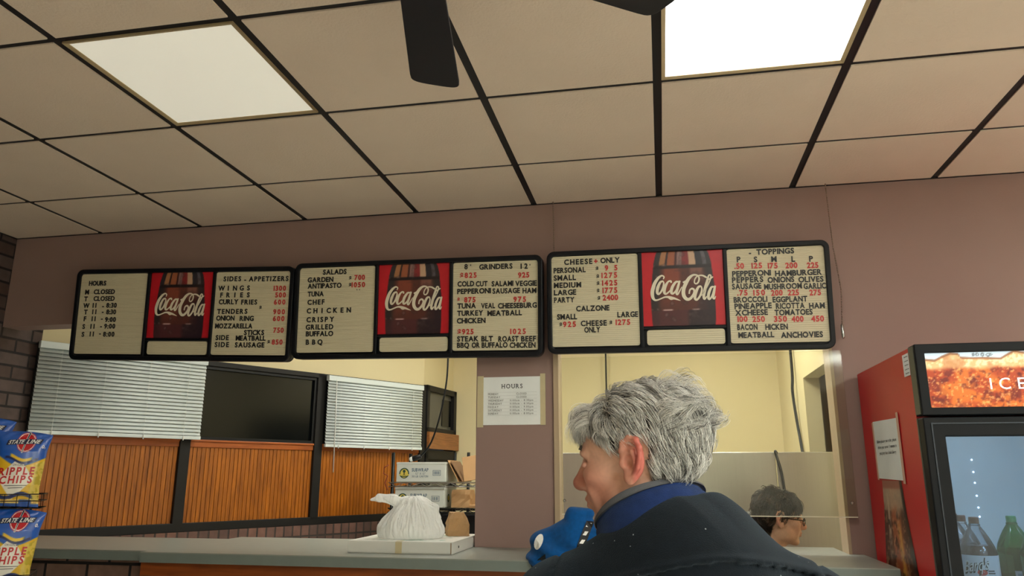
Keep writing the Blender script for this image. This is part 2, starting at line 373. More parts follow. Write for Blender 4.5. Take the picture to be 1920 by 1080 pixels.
ROWS = {
 (1,"L"): """HOURS,-0.565,-0.461,0.166
M,-0.580,-0.556,0.119 CLOSED,-0.527,-0.401,0.120
T,-0.578,-0.559,0.083 CLOSED,-0.522,-0.396,0.084
W,-0.571,-0.547,0.047 11,-0.521,-0.499,0.048 -,-0.463,-0.453,0.045 8:30,-0.439,-0.377,0.048
T,-0.566,-0.547,0.013 11,-0.517,-0.493,0.014 -,-0.460,-0.449,0.015 8:30,-0.433,-0.375,0.013
F,-0.564,-0.545,-0.023 11,-0.514,-0.491,-0.023 -,-0.458,-0.448,-0.021 9:00,-0.433,-0.369,-0.027
S,-0.564,-0.545,-0.064 11,-0.514,-0.490,-0.063 -,-0.457,-0.445,-0.061 9:00,-0.432,-0.367,-0.062
S,-0.561,-0.542,-0.105 11,-0.511,-0.487,-0.103 -,-0.455,-0.445,-0.099 8:00,-0.431,-0.364,-0.104""",
 (1,"R"): """SIDES,0.220,0.318,0.180 -,0.336,0.347,0.176 APPETIZERS,0.362,0.579,0.178
WINGS,0.207,0.375,0.132 r1300,0.505,0.572,0.129
FRIES,0.212,0.379,0.097 r500,0.518,0.576,0.095
CURLY,0.211,0.320,0.062 FRIES,0.336,0.424,0.060 r600,0.516,0.578,0.059
$,0.440,0.453,0.031
TENDERS,0.209,0.377,0.013 r900,0.519,0.582,0.010
ONION,0.209,0.311,-0.021 RING,0.340,0.417,-0.023 r600,0.522,0.584,-0.024
MOZZARELLA,0.209,0.415,-0.061
STICKS,0.374,0.484,-0.094 r750,0.532,0.588,-0.082
SIDE,0.221,0.294,-0.120 MEATBALL,0.333,0.496,-0.122
SIDE,0.221,0.300,-0.155 SAUSAGE,0.333,0.494,-0.156 $,0.509,0.521,-0.141 r850,0.532,0.590,-0.141""",
 (2,"L"): """SALADS,-0.486,-0.361,0.192
GARDEN,-0.565,-0.428,0.155 $,-0.345,-0.334,0.158 r700,-0.318,-0.263,0.160
ANTIPASTO,-0.562,-0.383,0.124 $,-0.344,-0.332,0.124 r1050,-0.330,-0.260,0.124
..,-0.303,-0.285,0.106
TUNA,-0.559,-0.474,0.084
CHEF,-0.557,-0.467,0.043
CHICKEN,-0.555,-0.327,-0.000
CRISPY,-0.555,-0.409,-0.044
GRILLED,-0.556,-0.411,-0.081
BUFFALO,-0.553,-0.409,-0.114
BBQ,-0.550,-0.466,-0.155""",
 (2,"R"): """8,0.238,0.256,0.195 ',0.267,0.273,0.195 GRINDERS,0.312,0.474,0.191 12,0.513,0.547,0.188 ',0.555,0.560,0.187
r$825,0.219,0.301,0.153 r925,0.502,0.556,0.146
COLD,0.209,0.291,0.112 CUT,0.299,0.356,0.110 SALAMI,0.376,0.481,0.108 VEGGIE,0.490,0.593,0.106
PEPPERONI,0.209,0.374,0.076 SAUSAGE,0.382,0.514,0.073 HAM,0.526,0.592,0.071
r$,0.211,0.224,0.037 r875,0.245,0.301,0.035 r975,0.484,0.544,0.031
TUNA,0.213,0.304,0.006 VEAL,0.329,0.397,0.004 CHEESEBURG,0.411,0.596,0.002
TURKEY,0.214,0.341,-0.029 MEATBALL,0.361,0.527,-0.032
CHICKEN,0.214,0.354,-0.065
r$925,0.220,0.298,-0.117 r1025,0.474,0.548,-0.120
STEAK,0.219,0.324,-0.151 BLT,0.337,0.393,-0.152 ROAST,0.419,0.515,-0.154 BEEF,0.527,0.597,-0.155
BBQ,0.220,0.279,-0.181 OR,0.292,0.331,-0.181 BUFFALO,0.340,0.464,-0.182 CHICKEN,0.474,0.596,-0.184""",
 (3,"L"): """CHEESE,-0.543,-0.411,0.188 r+,-0.401,-0.389,0.187 ONLY,-0.374,-0.285,0.189
PERSONAL,-0.593,-0.443,0.150 $,-0.395,-0.385,0.152 r9,-0.354,-0.340,0.153 r5,-0.311,-0.297,0.153
SMALL,-0.593,-0.489,0.115 $,-0.393,-0.382,0.115 r1275,-0.371,-0.299,0.119
MEDIUM,-0.593,-0.465,0.080 $,-0.392,-0.381,0.082 r1425,-0.369,-0.299,0.083
LARGE,-0.593,-0.489,0.046 $,-0.393,-0.382,0.048 r1775,-0.368,-0.300,0.049
PARTY,-0.593,-0.498,0.011 $,-0.390,-0.379,0.013 r2400,-0.368,-0.297,0.015
CALZONE,-0.491,-0.338,-0.032
SMALL,-0.580,-0.487,-0.068 LARGE,-0.303,-0.210,-0.065
$,-0.568,-0.558,-0.104 r925,-0.553,-0.493,-0.103 CHEESE,-0.471,-0.352,-0.101 $,-0.338,-0.328,-0.101 r1275,-0.312,-0.246,-0.100
ONLY,-0.455,-0.382,-0.131""",
 (3,"R"): """-,0.286,0.297,0.197 TOPPINGS,0.319,0.479,0.198
P,0.233,0.250,0.168 S,0.306,0.322,0.165 M,0.381,0.403,0.163 L,0.466,0.480,0.160 P,0.539,0.556,0.158
r.50,0.221,0.263,0.138 r125,0.295,0.340,0.137 r175,0.364,0.406,0.134 r200,0.438,0.489,0.132 r225,0.528,0.576,0.129
PEPPERONI,0.210,0.376,0.103 HAMBURGER,0.393,0.588,0.098
PEPPERS,0.208,0.342,0.075 ONIONS,0.360,0.472,0.070 OLIVES,0.489,0.593,0.067
SAUSAGE,0.207,0.332,0.046 MUSHROOM,0.343,0.502,0.040 GARLIC,0.509,0.601,0.037
r.75,0.227,0.272,0.017 r150,0.296,0.346,0.015 r200,0.371,0.420,0.012 r225,0.441,0.488,0.011 r275,0.531,0.579,0.008
BROCCOLI,0.211,0.354,-0.014 EGGPLANT,0.376,0.521,-0.018
PINEAPPLE,0.213,0.371,-0.043 RICOTTA,0.388,0.508,-0.047 HAM,0.526,0.591,-0.050
XCHEESE,0.214,0.353,-0.072 TOMATOES,0.381,0.539,-0.076
r100,0.223,0.266,-0.100 r250,0.286,0.339,-0.102 r350,0.377,0.431,-0.104 r400,0.450,0.500,-0.106 r450,0.531,0.584,-0.107
BACON,0.220,0.306,-0.136 HICKEN,0.339,0.433,-0.138
MEATBALL,0.223,0.374,-0.171 ANCHOVIES,0.402,0.575,-0.175""",
}
SCRIPT = """0.261,0.607,0.0056 0.271,0.637,0.0089 0.244,0.654,0.0100 0.202,0.627,0.0156 0.159,0.568,0.0200 0.133,0.502,0.0222 0.119,0.436,0.0222 0.124,0.375,0.0189 0.145,0.341,0.0133 0.177,0.337,0.0100 0.222,0.353,0.0089 0.272,0.372,0.0100 0.316,0.371,0.0144 0.349,0.356,0.0222 0.382,0.353,0.0144 0.425,0.337,0.0089 0.465,0.320,0.0022
0.260,0.583,0.0089 0.222,0.566,0.0144 0.188,0.494,0.0178 0.181,0.434,0.0167 0.202,0.415,0.0111 0.243,0.469,0.0122 0.265,0.547,0.0100 0.256,0.584,0.0078
0.356,0.556,0.0111 0.352,0.580,0.0100 0.318,0.569,0.0111 0.280,0.504,0.0178 0.268,0.438,0.0167 0.285,0.413,0.0122 0.319,0.434,0.0089 0.353,0.472,0.0056
0.452,0.565,0.0089 0.414,0.563,0.0133 0.370,0.501,0.0178 0.354,0.436,0.0167 0.373,0.414,0.0122 0.416,0.458,0.0100 0.453,0.553,0.0100
0.463,0.580,0.0111 0.435,0.488,0.0156 0.417,0.422,0.0133 0.434,0.406,0.0100 0.486,0.498,0.0044
0.501,0.553,0.0100 0.538,0.571,0.0111
0.572,0.404,0.0089 0.582,0.452,0.0100 0.613,0.471,0.0122 0.636,0.444,0.0122 0.622,0.390,0.0144 0.577,0.339,0.0167 0.536,0.340,0.0200 0.505,0.388,0.0222 0.506,0.462,0.0222 0.533,0.533,0.0222 0.580,0.610,0.0189 0.633,0.648,0.0122 0.682,0.639,0.0100 0.701,0.602,0.0100 0.689,0.553,0.0100 0.663,0.532,0.0089 0.642,0.548,0.0078 0.651,0.596,0.0078 0.687,0.634,0.0078 0.741,0.637,0.0100 0.783,0.614,0.0111 0.796,0.607,0.0067
0.724,0.498,0.0100 0.687,0.487,0.0144 0.651,0.411,0.0178 0.640,0.346,0.0156 0.663,0.325,0.0122 0.703,0.374,0.0122 0.728,0.450,0.0100 0.722,0.497,0.0078
0.719,0.374,0.0044 0.776,0.455,0.0056 0.830,0.566,0.0078 0.845,0.626,0.0089 0.822,0.638,0.0089 0.800,0.573,0.0144 0.769,0.467,0.0178 0.748,0.373,0.0167 0.756,0.331,0.0122 0.785,0.366,0.0056
0.787,0.580,0.0067 0.825,0.587,0.0100 0.871,0.616,0.0067
0.876,0.486,0.0089 0.843,0.477,0.0133 0.811,0.407,0.0167 0.803,0.346,0.0156 0.819,0.329,0.0111 0.853,0.380,0.0100 0.882,0.478,0.0100
0.891,0.499,0.0100 0.872,0.417,0.0156 0.861,0.347,0.0133 0.875,0.332,0.0089 0.891,0.364,0.0044"""

# ---------------------------------------------------------------- materials
M = {}
M['tile'] = mat('ceiling tile', (232, 214, 196), .9, bump=.35, bscale=120, var=.06, scale=3, spec=.2)
M['grid'] = mat('black ceiling grid', (11, 13, 19), .5)
M['mauve'] = mat('mauve wall paint', (158, 131, 124), .55, var=.06, scale=2, bump=.12, bscale=160, spec=.35)
M['yellow'] = mat('cream yellow paint', (222, 209, 166), .6, var=.05, scale=2, bump=.1, bscale=120)
M['brickdark'] = mat_brick('dark brown brick', (74, 56, 50), (92, 80, 78), (34, 28, 28), 'yz')
M['bricksill'] = mat_brick('red brown brick', (112, 74, 62), (92, 66, 58), (58, 48, 44), 'xz', .2, .075)
M['bricksoldier'] = mat_brick('brick soldier course', (86, 66, 60), (120, 86, 74), (60, 52, 48), 'xz', .07, .2, True)
M['brickbase'] = mat_brick('counter base brick', (128, 96, 82), (104, 82, 74), (30, 25, 24), 'xz', .215, .075)
M['oak'] = mat_wood('golden stained bead board', (124, 66, 8), (180, 104, 20), 'z', .4)
M['oakrail'] = mat_wood('stained wood rail', (140, 68, 20), (176, 92, 30), 'x', .4)
M['cwood'] = mat_wood('reddish counter wood', (120, 58, 22), (150, 76, 30), 'x', .35)
M['frame'] = mat('dark bronze frame', (30, 29, 28), .5, spec=.25, var=.1)
M['night'] = mat('dark window glass', (9, 13, 15), .16, spec=.35)
M['floor'] = mat('cream floor tile', (230, 228, 220), .5, var=.06, scale=5)
M['cream'] = mat('cream room paint', (216, 210, 200), .7, var=.04)
M['laminate'] = mat('grey green laminate', (142, 146, 138), .38, var=.1, scale=30, bump=.03)
M['lamedge'] = mat('grey laminate edge', (116, 126, 122), .5, var=.08, scale=20)
M['steel'] = mat('brushed stainless steel', (206, 206, 204), .34, metal=1.0, var=.06, scale=4, stretch=(30, 1, .4), bump=.02, bscale=30)
M['black'] = mat('black plastic', (12, 14, 17), .45, var=.1, spec=.3)
M['white'] = mat('white enamel', (226, 228, 226), .45)
M['panelframe'] = mat('tan lamp frame', (168, 148, 112), .5)
M['blackmetal'] = mat('black wire', (20, 22, 22), .35, metal=.5)
M['chrome'] = mat('chrome wire', (190, 192, 190), .25, metal=1.0)

# ---------------------------------------------------------------- setting
G = 0.6096; CR = 0.5063
XL, XR, YR = -3.6, 3.4, -6.6
def cross(j): return -CR-(j-1)*G              # j = 1 is the grid line nearest the menu wall
ceil = MB()
k0, k1 = math.floor(XL/G), math.ceil(XR/G)
lights = [(-3, 2, 'dim'), (0, 2, 'bright'), (1, 7, 'rear'), (3, 5, 'rear'), (4, 3, 'rear'), (4, 6, 'rear'), (3, 9, 'rear')]  # rear entries are unseen panels added to light the room from behind
occ = {(a, b) for a, b, _ in lights}
g2 = 0.015
for k in range(k0, k1):
    for j in range(0, 11):
        y1 = 0 if j == 0 else cross(j); y0 = cross(j+1)
        xa, xb = max(k*G, XL)+g2, min((k+1)*G, XR)-g2
        if (k, j) in occ or y1 < YR or xb-xa < .02: continue
        ya, yb = max(y0, YR)+g2*.8, y1-(g2*.8 if j else 0.012)
        if yb-ya < .02: continue
        ceil.box(xa, xb, ya, yb, CEIL-.004, CEIL+.012)
struct(ceil.build('ceiling', M['tile']))
gr = MB()
for k in range(k0, k1+1):
    x = min(max(k*G, XL), XR); gr.box(x-.019, x+.019, YR, 0, CEIL+.0005, CEIL+.02)
for j in range(1, 11):
    y = cross(j)
    if y > YR: gr.box(XL, XR, y-.019, y+.019, CEIL+.001, CEIL+.021)
gr.box(XL, XR, -.016, 0, CEIL-.004, CEIL+.02); gr.box(XL, XL+.016, YR, 0, CEIL-.004, CEIL+.02)
gr.box(XL-.2, XR+.2, YR-.2, .12, CEIL+.02, CEIL+.06)
struct(gr.build('trim_1', M['grid']))
E_ = {'bright': mat_emit('bright lamp diffuser', (252, 253, 248), PANEL_BRIGHT), 'dim': mat_emit('dim lamp diffuser', (255, 252, 238), PANEL_DIM),
      'rear': mat_emit('rear lamp diffuser', (248, 254, 242), PANEL_REAR), 'kitchen': mat_emit('kitchen lamp diffuser', (252, 252, 240), PANEL_KITCHEN)}
LBL = {'bright': 'very bright square ceiling light panel nearest the drinks cooler', 'dim': 'dim cream square ceiling light panel above the leftmost menu board'}
REAR = ['square ceiling light behind the camera over the middle of the room', 'square ceiling light behind the camera in the right column', 'square ceiling light in front of the cooler, outside the picture at right',
        'square ceiling light near the rear wall, middle', 'square ceiling light near the rear wall, right']
def ceiling_light(x, y, z, kind, label):
    t = empty('ceiling_light', (x, y, z), 0, label, 'ceiling light', 'square ceiling light panels')
    o = G/2-.014; i = o-.013; f = MB()
    sq = lambda r: [(-r, -r), (r, -r), (r, r), (-r, r)]
    n = 4; vs = [(a, b, 0) for a, b in sq(o)]+[(a, b, .004) for a, b in sq(i)]+[(a, b, .02) for a, b in sq(o)]+[(a, b, .02) for a, b in sq(i)]
    fs = []
    for q in range(4):
        r = (q+1) % 4; fs += [(q, r, 4+r, 4+q), (q, 8+q, 8+r, r), (4+q, 4+r, 12+r, 12+q), (8+q, 12+q, 12+r, 8+r)]
    f.add(vs, fs); f.build('frame', M['panelframe'], t)
    d = MB().box(-i, i, -i, i, .006, .016); d.build('diffuser', E_[kind], t)
    return t
ri = iter(REAR)
for a, b, kind in lights:
    ceiling_light((a+.5)*G, (cross(b)+cross(b+1))/2, CEIL-.006, kind, LBL.get(kind) or next(ri))

# menu wall with its two counter openings
LZ, RZ, T = ZC+.793, ZC+.70, .12
wf = MB()
wf.box(-3.6, -.893, 0, T, LZ, CEIL); wf.box(-.893, -.522, 0, T, 0, CEIL); wf.box(-.522, .712, 0, T, RZ, CEIL); wf.box(.712, XR, 0, T, 0, CEIL)
wf.box(-3.6, -.893, .03, T, 0, TOP-.045); wf.box(-.522, .712, .03, T, 0, TOP-.045)
struct(wf.build('wall_front', M['mauve']))
M['beige'] = mat('beige edge strip', (186, 164, 136), .55)
tr = MB().box(-.523, -.500, -.012, T, TOP, ZC+.7); tr.box(.700, .713, -.004, T, TOP, ZC+.7)
struct(tr.build('trim_2', M['beige']))
struct(MB().box(XL-.2, XL, YR, .285, 0, CEIL).build('wall_left', M['brickdark']))
struct(MB().box(XR, XR+.15, YR, 0, 0, CEIL).build('wall_right', M['cream']))
struct(MB().box(XL, XR, YR-.15, YR, 0, CEIL).build('wall_rear', M['cream']))
struct(MB().box(XL-.2, XR+.2, YR-.2, 3.9, -.1, 0).build('floor', M['floor']))

# kitchen beyond the wall
KB = 3.5; KZ = 2.9
kb = MB().box(-1.975, 2.6, KB, KB+.1, 0, KZ); kb.build('wall_kitchen_back', M['yellow'])['kind'] = 'structure'
KX = 1.0
kr = MB(); kr.box(KX, KX+.11, 2.335, KB, 0, KZ); kr.box(KX, KX+.11, T, 1.33, 0, KZ); kr.box(KX, KX+.11, 1.33, 2.335, ZC+.69, KZ)
struct(kr.build('wall_kitchen_right', M['yellow']))
kc = MB().box(-3.7, 2.6, T, KB+.1, KZ, KZ+.05); struct(kc.build('ceiling_kitchen', mat('off white kitchen ceiling', (214, 206, 186), .8)))
struct(MB().box(2.5, 2.6, T, KB, 0, KZ).build('wall_storeroom', mat('dull brown storeroom wall', (120, 104, 84), .7)))
for x, y, l in ((-1.1, 1.9, 'kitchen ceiling light over the shelf side'), (.35, 2.2, 'kitchen ceiling light over the prep side'), (-1.5, .62, 'kitchen ceiling light just behind the left opening'), (.1, .62, 'kitchen ceiling light just behind the right opening')):  # the one behind the left opening is added to brighten counter and face
    ceiling_light(x, y, KZ-.02, 'kitchen', l)

# storefront at an angle: bead board below, windows above, brick under it
SA = math.atan2(.859, .512)
sf = empty('wall_storefront', (-3.6, .282, 0), SA); sf['kind'] = 'structure'
def sfo(name, mb, m, bevel=0, **k):
    o = mb.build(name, m, sf, bevel=bevel, **k); return o
Zr, Zb, Zt, SL = ZC+.225, ZC-.305, ZC+.755, 3.0
sfo('upper_wall', MB().box(0, SL, 0, .12, Zt, KZ), M['yellow'])
sfo('brick_base', MB().box(0, SL, -.03, .12, 0, Zb-.235), M['bricksill'])
sfo('brick_course', MB().box(0, SL, -.045, .12, Zb-.235, Zb-.055), M['bricksoldier'])
mul = [(-.02, .006), (.875, .945), (1.895, 1.965), (2.945, 3.0)]
fr = MB()
for a, b in mul: fr.box(a, b, -.035, .06, Zb-.02, Zt)
fr.box(0, SL, -.035, .06, Zt-.035, Zt); fr.box(0, SL, -.035, .06, Zb-.055, Zb-.0)
sfo('storefront_frame', fr, M['frame'], .003)
for i in range(3):
    a, b = mul[i][1], mul[i+1][0]
    pw = MB(); nb = int((b-a)/.029); st = (b-a)/nb
    for q in range(nb): pw.box(a+q*st+.0022, a+(q+1)*st-.0022, -.012, .03, Zb, Zr-.05)
    pw.box(a, b, -.006, .03, Zb, Zr-.05)
    sfo('bead_board', pw, M['oak'])
    rl = MB().box(a, b, -.022, .03, Zr-.05, Zr-.012); rl.box(a, b, -.032, .03, Zr-.014, Zr); sfo('wood_rail', rl, M['oakrail'], .003)
for i in range(3):
    a, b = mul[i][1], mul[i+1][0]
    wn = empty('window_%d' % (i+1), (0, 0, 0)); wn.parent = sf
    wn['kind'] = 'structure'
    ring = MB(); ring_prism(ring, [(a, Zr), (b, Zr), (b, Zt-.035), (a, Zt-.035)], [(a+.02, Zr+.02), (b-.02, Zr+.02), (b-.02, Zt-.055), (a+.02, Zt-.055)], -.02, .03)
    ring.build('sash', M['black'], wn); MB().box(a+.02, b-.02, .0, .008, Zr+.02, Zt-.055).build('pane', M['night'], wn)

# narrow door unit between the storefront and the kitchen's back wall
dA = math.atan2(3.5-2.86, -1.975+2.064)
d1 = empty('door_1', (-2.064, 2.86, 0), dA); d1['kind'] = 'structure'; DL = .646
df = MB()
for a, b in ((0, .05), (DL-.06, DL)): df.box(a, b, -.04, .06, 0, ZC+.765)
for z0, z1 in ((ZC+.715, ZC+.765), (ZC+.36, ZC+.40), (ZC+.13, ZC+.21)): df.box(0, DL, -.04, .06, z0, z1)
df.build('frame', M['frame'], d1, bevel=.003)
M['greyglass'] = mat('grey transom glass', (84, 84, 78), .2)
MB().box(.05, DL-.06, -.005, .01, ZC+.40, ZC+.715).build('transom_pane', M['greyglass'], d1)
MB().box(.38, DL-.075, -.012, -.006, ZC+.43, ZC+.67).build('dark_vent', M['night'], d1)
MB().box(.0, DL, -.07, -.04, ZC+.215, ZC+.36).build('header_board', mat_wood('weathered brown board', (120, 74, 34), (160, 104, 56), 'x'), d1, bevel=.004)
lf = MB(); lf.box(.05, DL-.06, -.012, .03, 0, ZC+.13); lf.build('leaf', M['frame'], d1)
MB().box(.13, DL-.13, -.02, -.013, .5, ZC+.03).build('leaf_pane', M['greyglass'], d1)
MB().box(0, DL, 0, .1, ZC+.765, KZ).build('upper_wall', M['yellow'], d1)

# ---------------------------------------------------------------- window blinds
M['slat'] = mat('white blind slat', (212, 222, 222), .4, var=.03)
def blind(s0, s1, zt, zb, wand, label):
    t = empty('window_blind', (-3.6+.859*.0, .282, 0), SA, label, 'window blind', 'white venetian blinds')
    o = Vector((.859*.075, -.512*.075, 0)); t.location = Vector((-3.6, .282, 0))+o
    hr = MB().box(s0, s1, -.016, .022, zt-.04, zt); hr.build('headrail', M['slat'], t, bevel=.003)
    n = int((zt-.05-zb-.03)/.0213); sl = MB()
    for i in range(n):
        z = zt-.052-i*(zt-.05-zb-.035)/(n-1); a = 1.12; c, s_ = .0128*math.cos(a), .0128*math.sin(a)
        vs = [(x, y*c+.003*(1-y*y)*.3, z+y*s_) for x in (s0+.004, s1-.004) for y in (-1, 0, 1)]
        sl.add(vs, [(0, 1, 4, 3), (1, 2, 5, 4)])
    o2 = sl.build('slats', M['slat'], t, smooth=True); sd = o2.modifiers.new('t', 'SOLIDIFY'); sd.thickness = .0009
    MB().box(s0+.002, s1-.002, -.012, .012, zb-.004, zb+.018).build('bottom_rail', M['slat'], t, bevel=.003)
    for f in (.12, .37, .63, .88):
        x = s0+(s1-s0)*f; c = MB().tube([(x, -.0135, zt-.03), (x, -.0145, zb+.01)], .0011, 5); c.tube([(x, -.017, zb+.012), (x, -.017, zb-.012)], .004, 6); c.build('ladder_cord', M['white'], t)
    if wand:
        MB().tube([(s0+.06, -.03, zt-.03), (s0+.064, -.034, zt-.3), (s0+.068, -.036, zb-.19)], .0035, 8).build('tilt_wand', M['white'], t, smooth=True)
    return t
blind(-.028, .985, ZC+.752, ZC+.225, False, 'wide white venetian blind nearest the brick wall, beside the chip rack')
blind(1.955, 2.925, ZC+.742, ZC+.205, True, 'white venetian blind with a long hanging wand, nearest the wire shelf')

# ---------------------------------------------------------------- counter
ct = empty('counter', (0, 0, 0), 0, 'long service counter with grey laminate top below the two wall openings', 'counter')
def slab(z0, z1, m, name, bevel=0):
    q = MB(); q.box(-2.222, .757, -.50, -.001, z0, z1); q.box(-2.222, -.895, -.001, .30, z0, z1); q.box(-.499, .699, -.001, .30, z0, z1)
    return q.build(name, m, ct, bevel=bevel)
slab(TOP-.004, TOP, M['laminate'], 'worktop')['label'] = 'grey laminate counter top'
slab(TOP-.042, TOP-.004, M['lamedge'], 'worktop_edge')
MB().box(-3.53, -2.226, -.435, .20, TOP-.006, TOP-.002).build('return_top', M['laminate'], ct)
MB().box(-3.53, -2.226, -.435, .20, TOP-.044, TOP-.006).build('return_edge', M['lamedge'], ct, bevel=.002)
b = MB().box(-2.235, .70, -.44, -.005, .1, TOP-.043); b.box(-2.25, .715, -.452, -.44, TOP-.10, TOP-.043); b.box(-2.25, -2.19, -.452, -.44, .1, TOP-.1)
for i in range(4): b.box(-1.5+i*.74, -1.44+i*.74, -.452, -.44, .1, TOP-.1)
b.box(-2.235, .70, -.40, -.005, 0, .1); b.build('wood_front', M['cwood'], ct, bevel=.003)
MB().box(-3.55, -2.24, -.36, -.005, 0, TOP-.045).build('brick_front', M['brickbase'], ct)

# ---------------------------------------------------------------- menu boards
M['boardframe'] = mat('black menu board frame', (10, 13, 20), .4, spec=.3)
def mat_letterboard():
    m = mat('ribbed cream letter panel', (218, 210, 180), .55, var=.03)
    nt = m.node_tree; b = nt.nodes['Principled BSDF']; tc = nt.nodes.new('ShaderNodeTexCoord')
    wv = nt.nodes.new('ShaderNodeTexWave'); wv.bands_direction = 'Z'; wv.inputs['Scale'].default_value = 33
    nt.links.new(tc.outputs['Object'], wv.inputs['Vector'])
    bp = nt.nodes.new('ShaderNodeBump'); bp.inputs['Strength'].default_value = .5; bp.inputs['Distance'].default_value = .003
    nt.links.new(wv.outputs['Fac'], bp.inputs['Height']); nt.links.new(bp.outputs[0], b.inputs['Normal'])
    return m
M['letterboard'] = mat_letterboard()
M['blackletter'] = mat('black plastic letter', (24, 24, 28), .4); M['redletter'] = mat('red plastic numeral', (196, 50, 48), .4)
M['print'] = mat_attr('printed picture', .3, .5); M['whiteink'] = mat('cream white script', (236, 228, 206), .4)
M['paper'] = mat('white paper', (246, 250, 250), .7, var=.04, scale=12); M['ink'] = mat('grey print ink', (70, 72, 76), .7)
M['tape'] = mat('masking tape', (214, 200, 160), .6, var=.08, scale=20)
def bottle_picture():
    cv = Canvas(110, 110, C8(200, 30, 44)); u, v = cv.u, cv.v
    lx = np.interp(v, [0, .16, .33, .54, .72, .83, .93, 1], [.115, .105, .10, .115, .135, .15, .175, .205])
    rx = np.interp(v, [0, .16, .33, .54, .72, .83, .93, 1], [.875, .885, .885, .88, .86, .85, .825, .79])
    inside = sstep(lx-.006, lx+.006, u)*(1-sstep(rx-.006, rx+.006, u)); n = fbm(u*14, v*14); t = (u-lx)/(rx-lx)
    cv.over(C8(96, 52, 46), inside)
    cv.over(C8(150, 76, 56), inside*sstep(.15, .22, t)*(1-sstep(.42, .5, t))*sstep(.2, .5, v)*.8)
    cv.over(C8(150, 104, 90), inside*sstep(.60, .66, t)*(1-sstep(.82, .88, t))*sstep(.55, .62, v)*.7)
    cv.over(C8(46, 42, 44), inside*(1-sstep(.08, .17, t))*.9); cv.over(C8(46, 42, 46), inside*sstep(.82, .92, t)*.9)
    cv.over(C8(50, 34, 44), inside*sstep(.68, .8, t)*(1-sstep(.45, .6, v))*.7)
    up = inside*sstep(.765, .775, v)
    for a, b, c in ((0, .1, (52, 48, 52)), (.1, .2, (176, 122, 84)), (.205, .24, (46, 36, 40)), (.24, .37, (166, 96, 66)), (.37, .41, (70, 36, 36)), (.41, .50, (156, 120, 116)), (.5, .62, (142, 46, 50)), (.62, .74, (206, 170, 140)), (.74, .86, (44, 42, 50)), (.86, .93, (96, 92, 100)), (.93, 1.0, (48, 44, 48))):
        cv.over(C8(*c), up*sstep(a-.008, a+.008, t+.03*(1-v))*(1-sstep(b-.008, b+.008, t+.03*(1-v))))
    cv.over(C8(34, 26, 30), inside*(1-sstep(.012, .03, np.abs(v-.765))))
    low = inside*(1-sstep(.195, .205, v)); cv.over(C8(84, 44, 52), low*.7); cv.over(C8(40, 30, 40), low*sstep(.55, .62, t)*.8)
    for a, b in ((.16, .36), (.62, .78)): cv.over(C8(222, 190, 186), inside*(1-sstep(.004, .012, np.abs(v-.203)))*sstep(a, a+.05, t)*(1-sstep(b-.05, b, t)))
    cv.over(C8(60, 44, 44), inside*sstep(.52, .7, n)*.35); cv.over(C8(210, 190, 180), inside*sstep(.68, .82, n)*.3*(1-t))
    return cv
BP = bottle_picture()
def script_ribbon(w_, h_, x0, z0, y):
    V = []; F = []
    for li, line in enumerate(SCRIPT.strip().split('\n')):
        P = np.array([[float(q) for q in t.split(',')] for t in line.split()]); n = len(P); Q = []
        for i in range(n-1):
            a, b, c, d = P[max(i-1, 0)], P[i], P[i+1], P[min(i+2, n-1)]
            for t in np.linspace(0, 1, 7)[:(7 if i == n-2 else 6)]:
                Q.append(.5*((2*b)+(c-a)*t+(2*a-5*b+4*c-d)*t*t+(3*b-3*c+d-a)*t**3))
        Q = np.array(Q); p = Q[:, :2]*[w_, h_]; tg = np.gradient(p, axis=0); tg /= np.linalg.norm(tg, axis=1)[:, None]+1e-9
        nr = np.stack([-tg[:, 1], tg[:, 0]], -1)*np.maximum(Q[:, 2], .002)[:, None]*w_*1.02; b0 = len(V)
        for s in (p+nr, p-nr): V += [(x0+a, y-.00008*li, z0+b) for a, b in s]
        m = len(p); F += [(b0+i, b0+i+1, b0+m+i+1, b0+m+i) for i in range(m-1)]
    return V, F
BW, BH = 1.249, .478
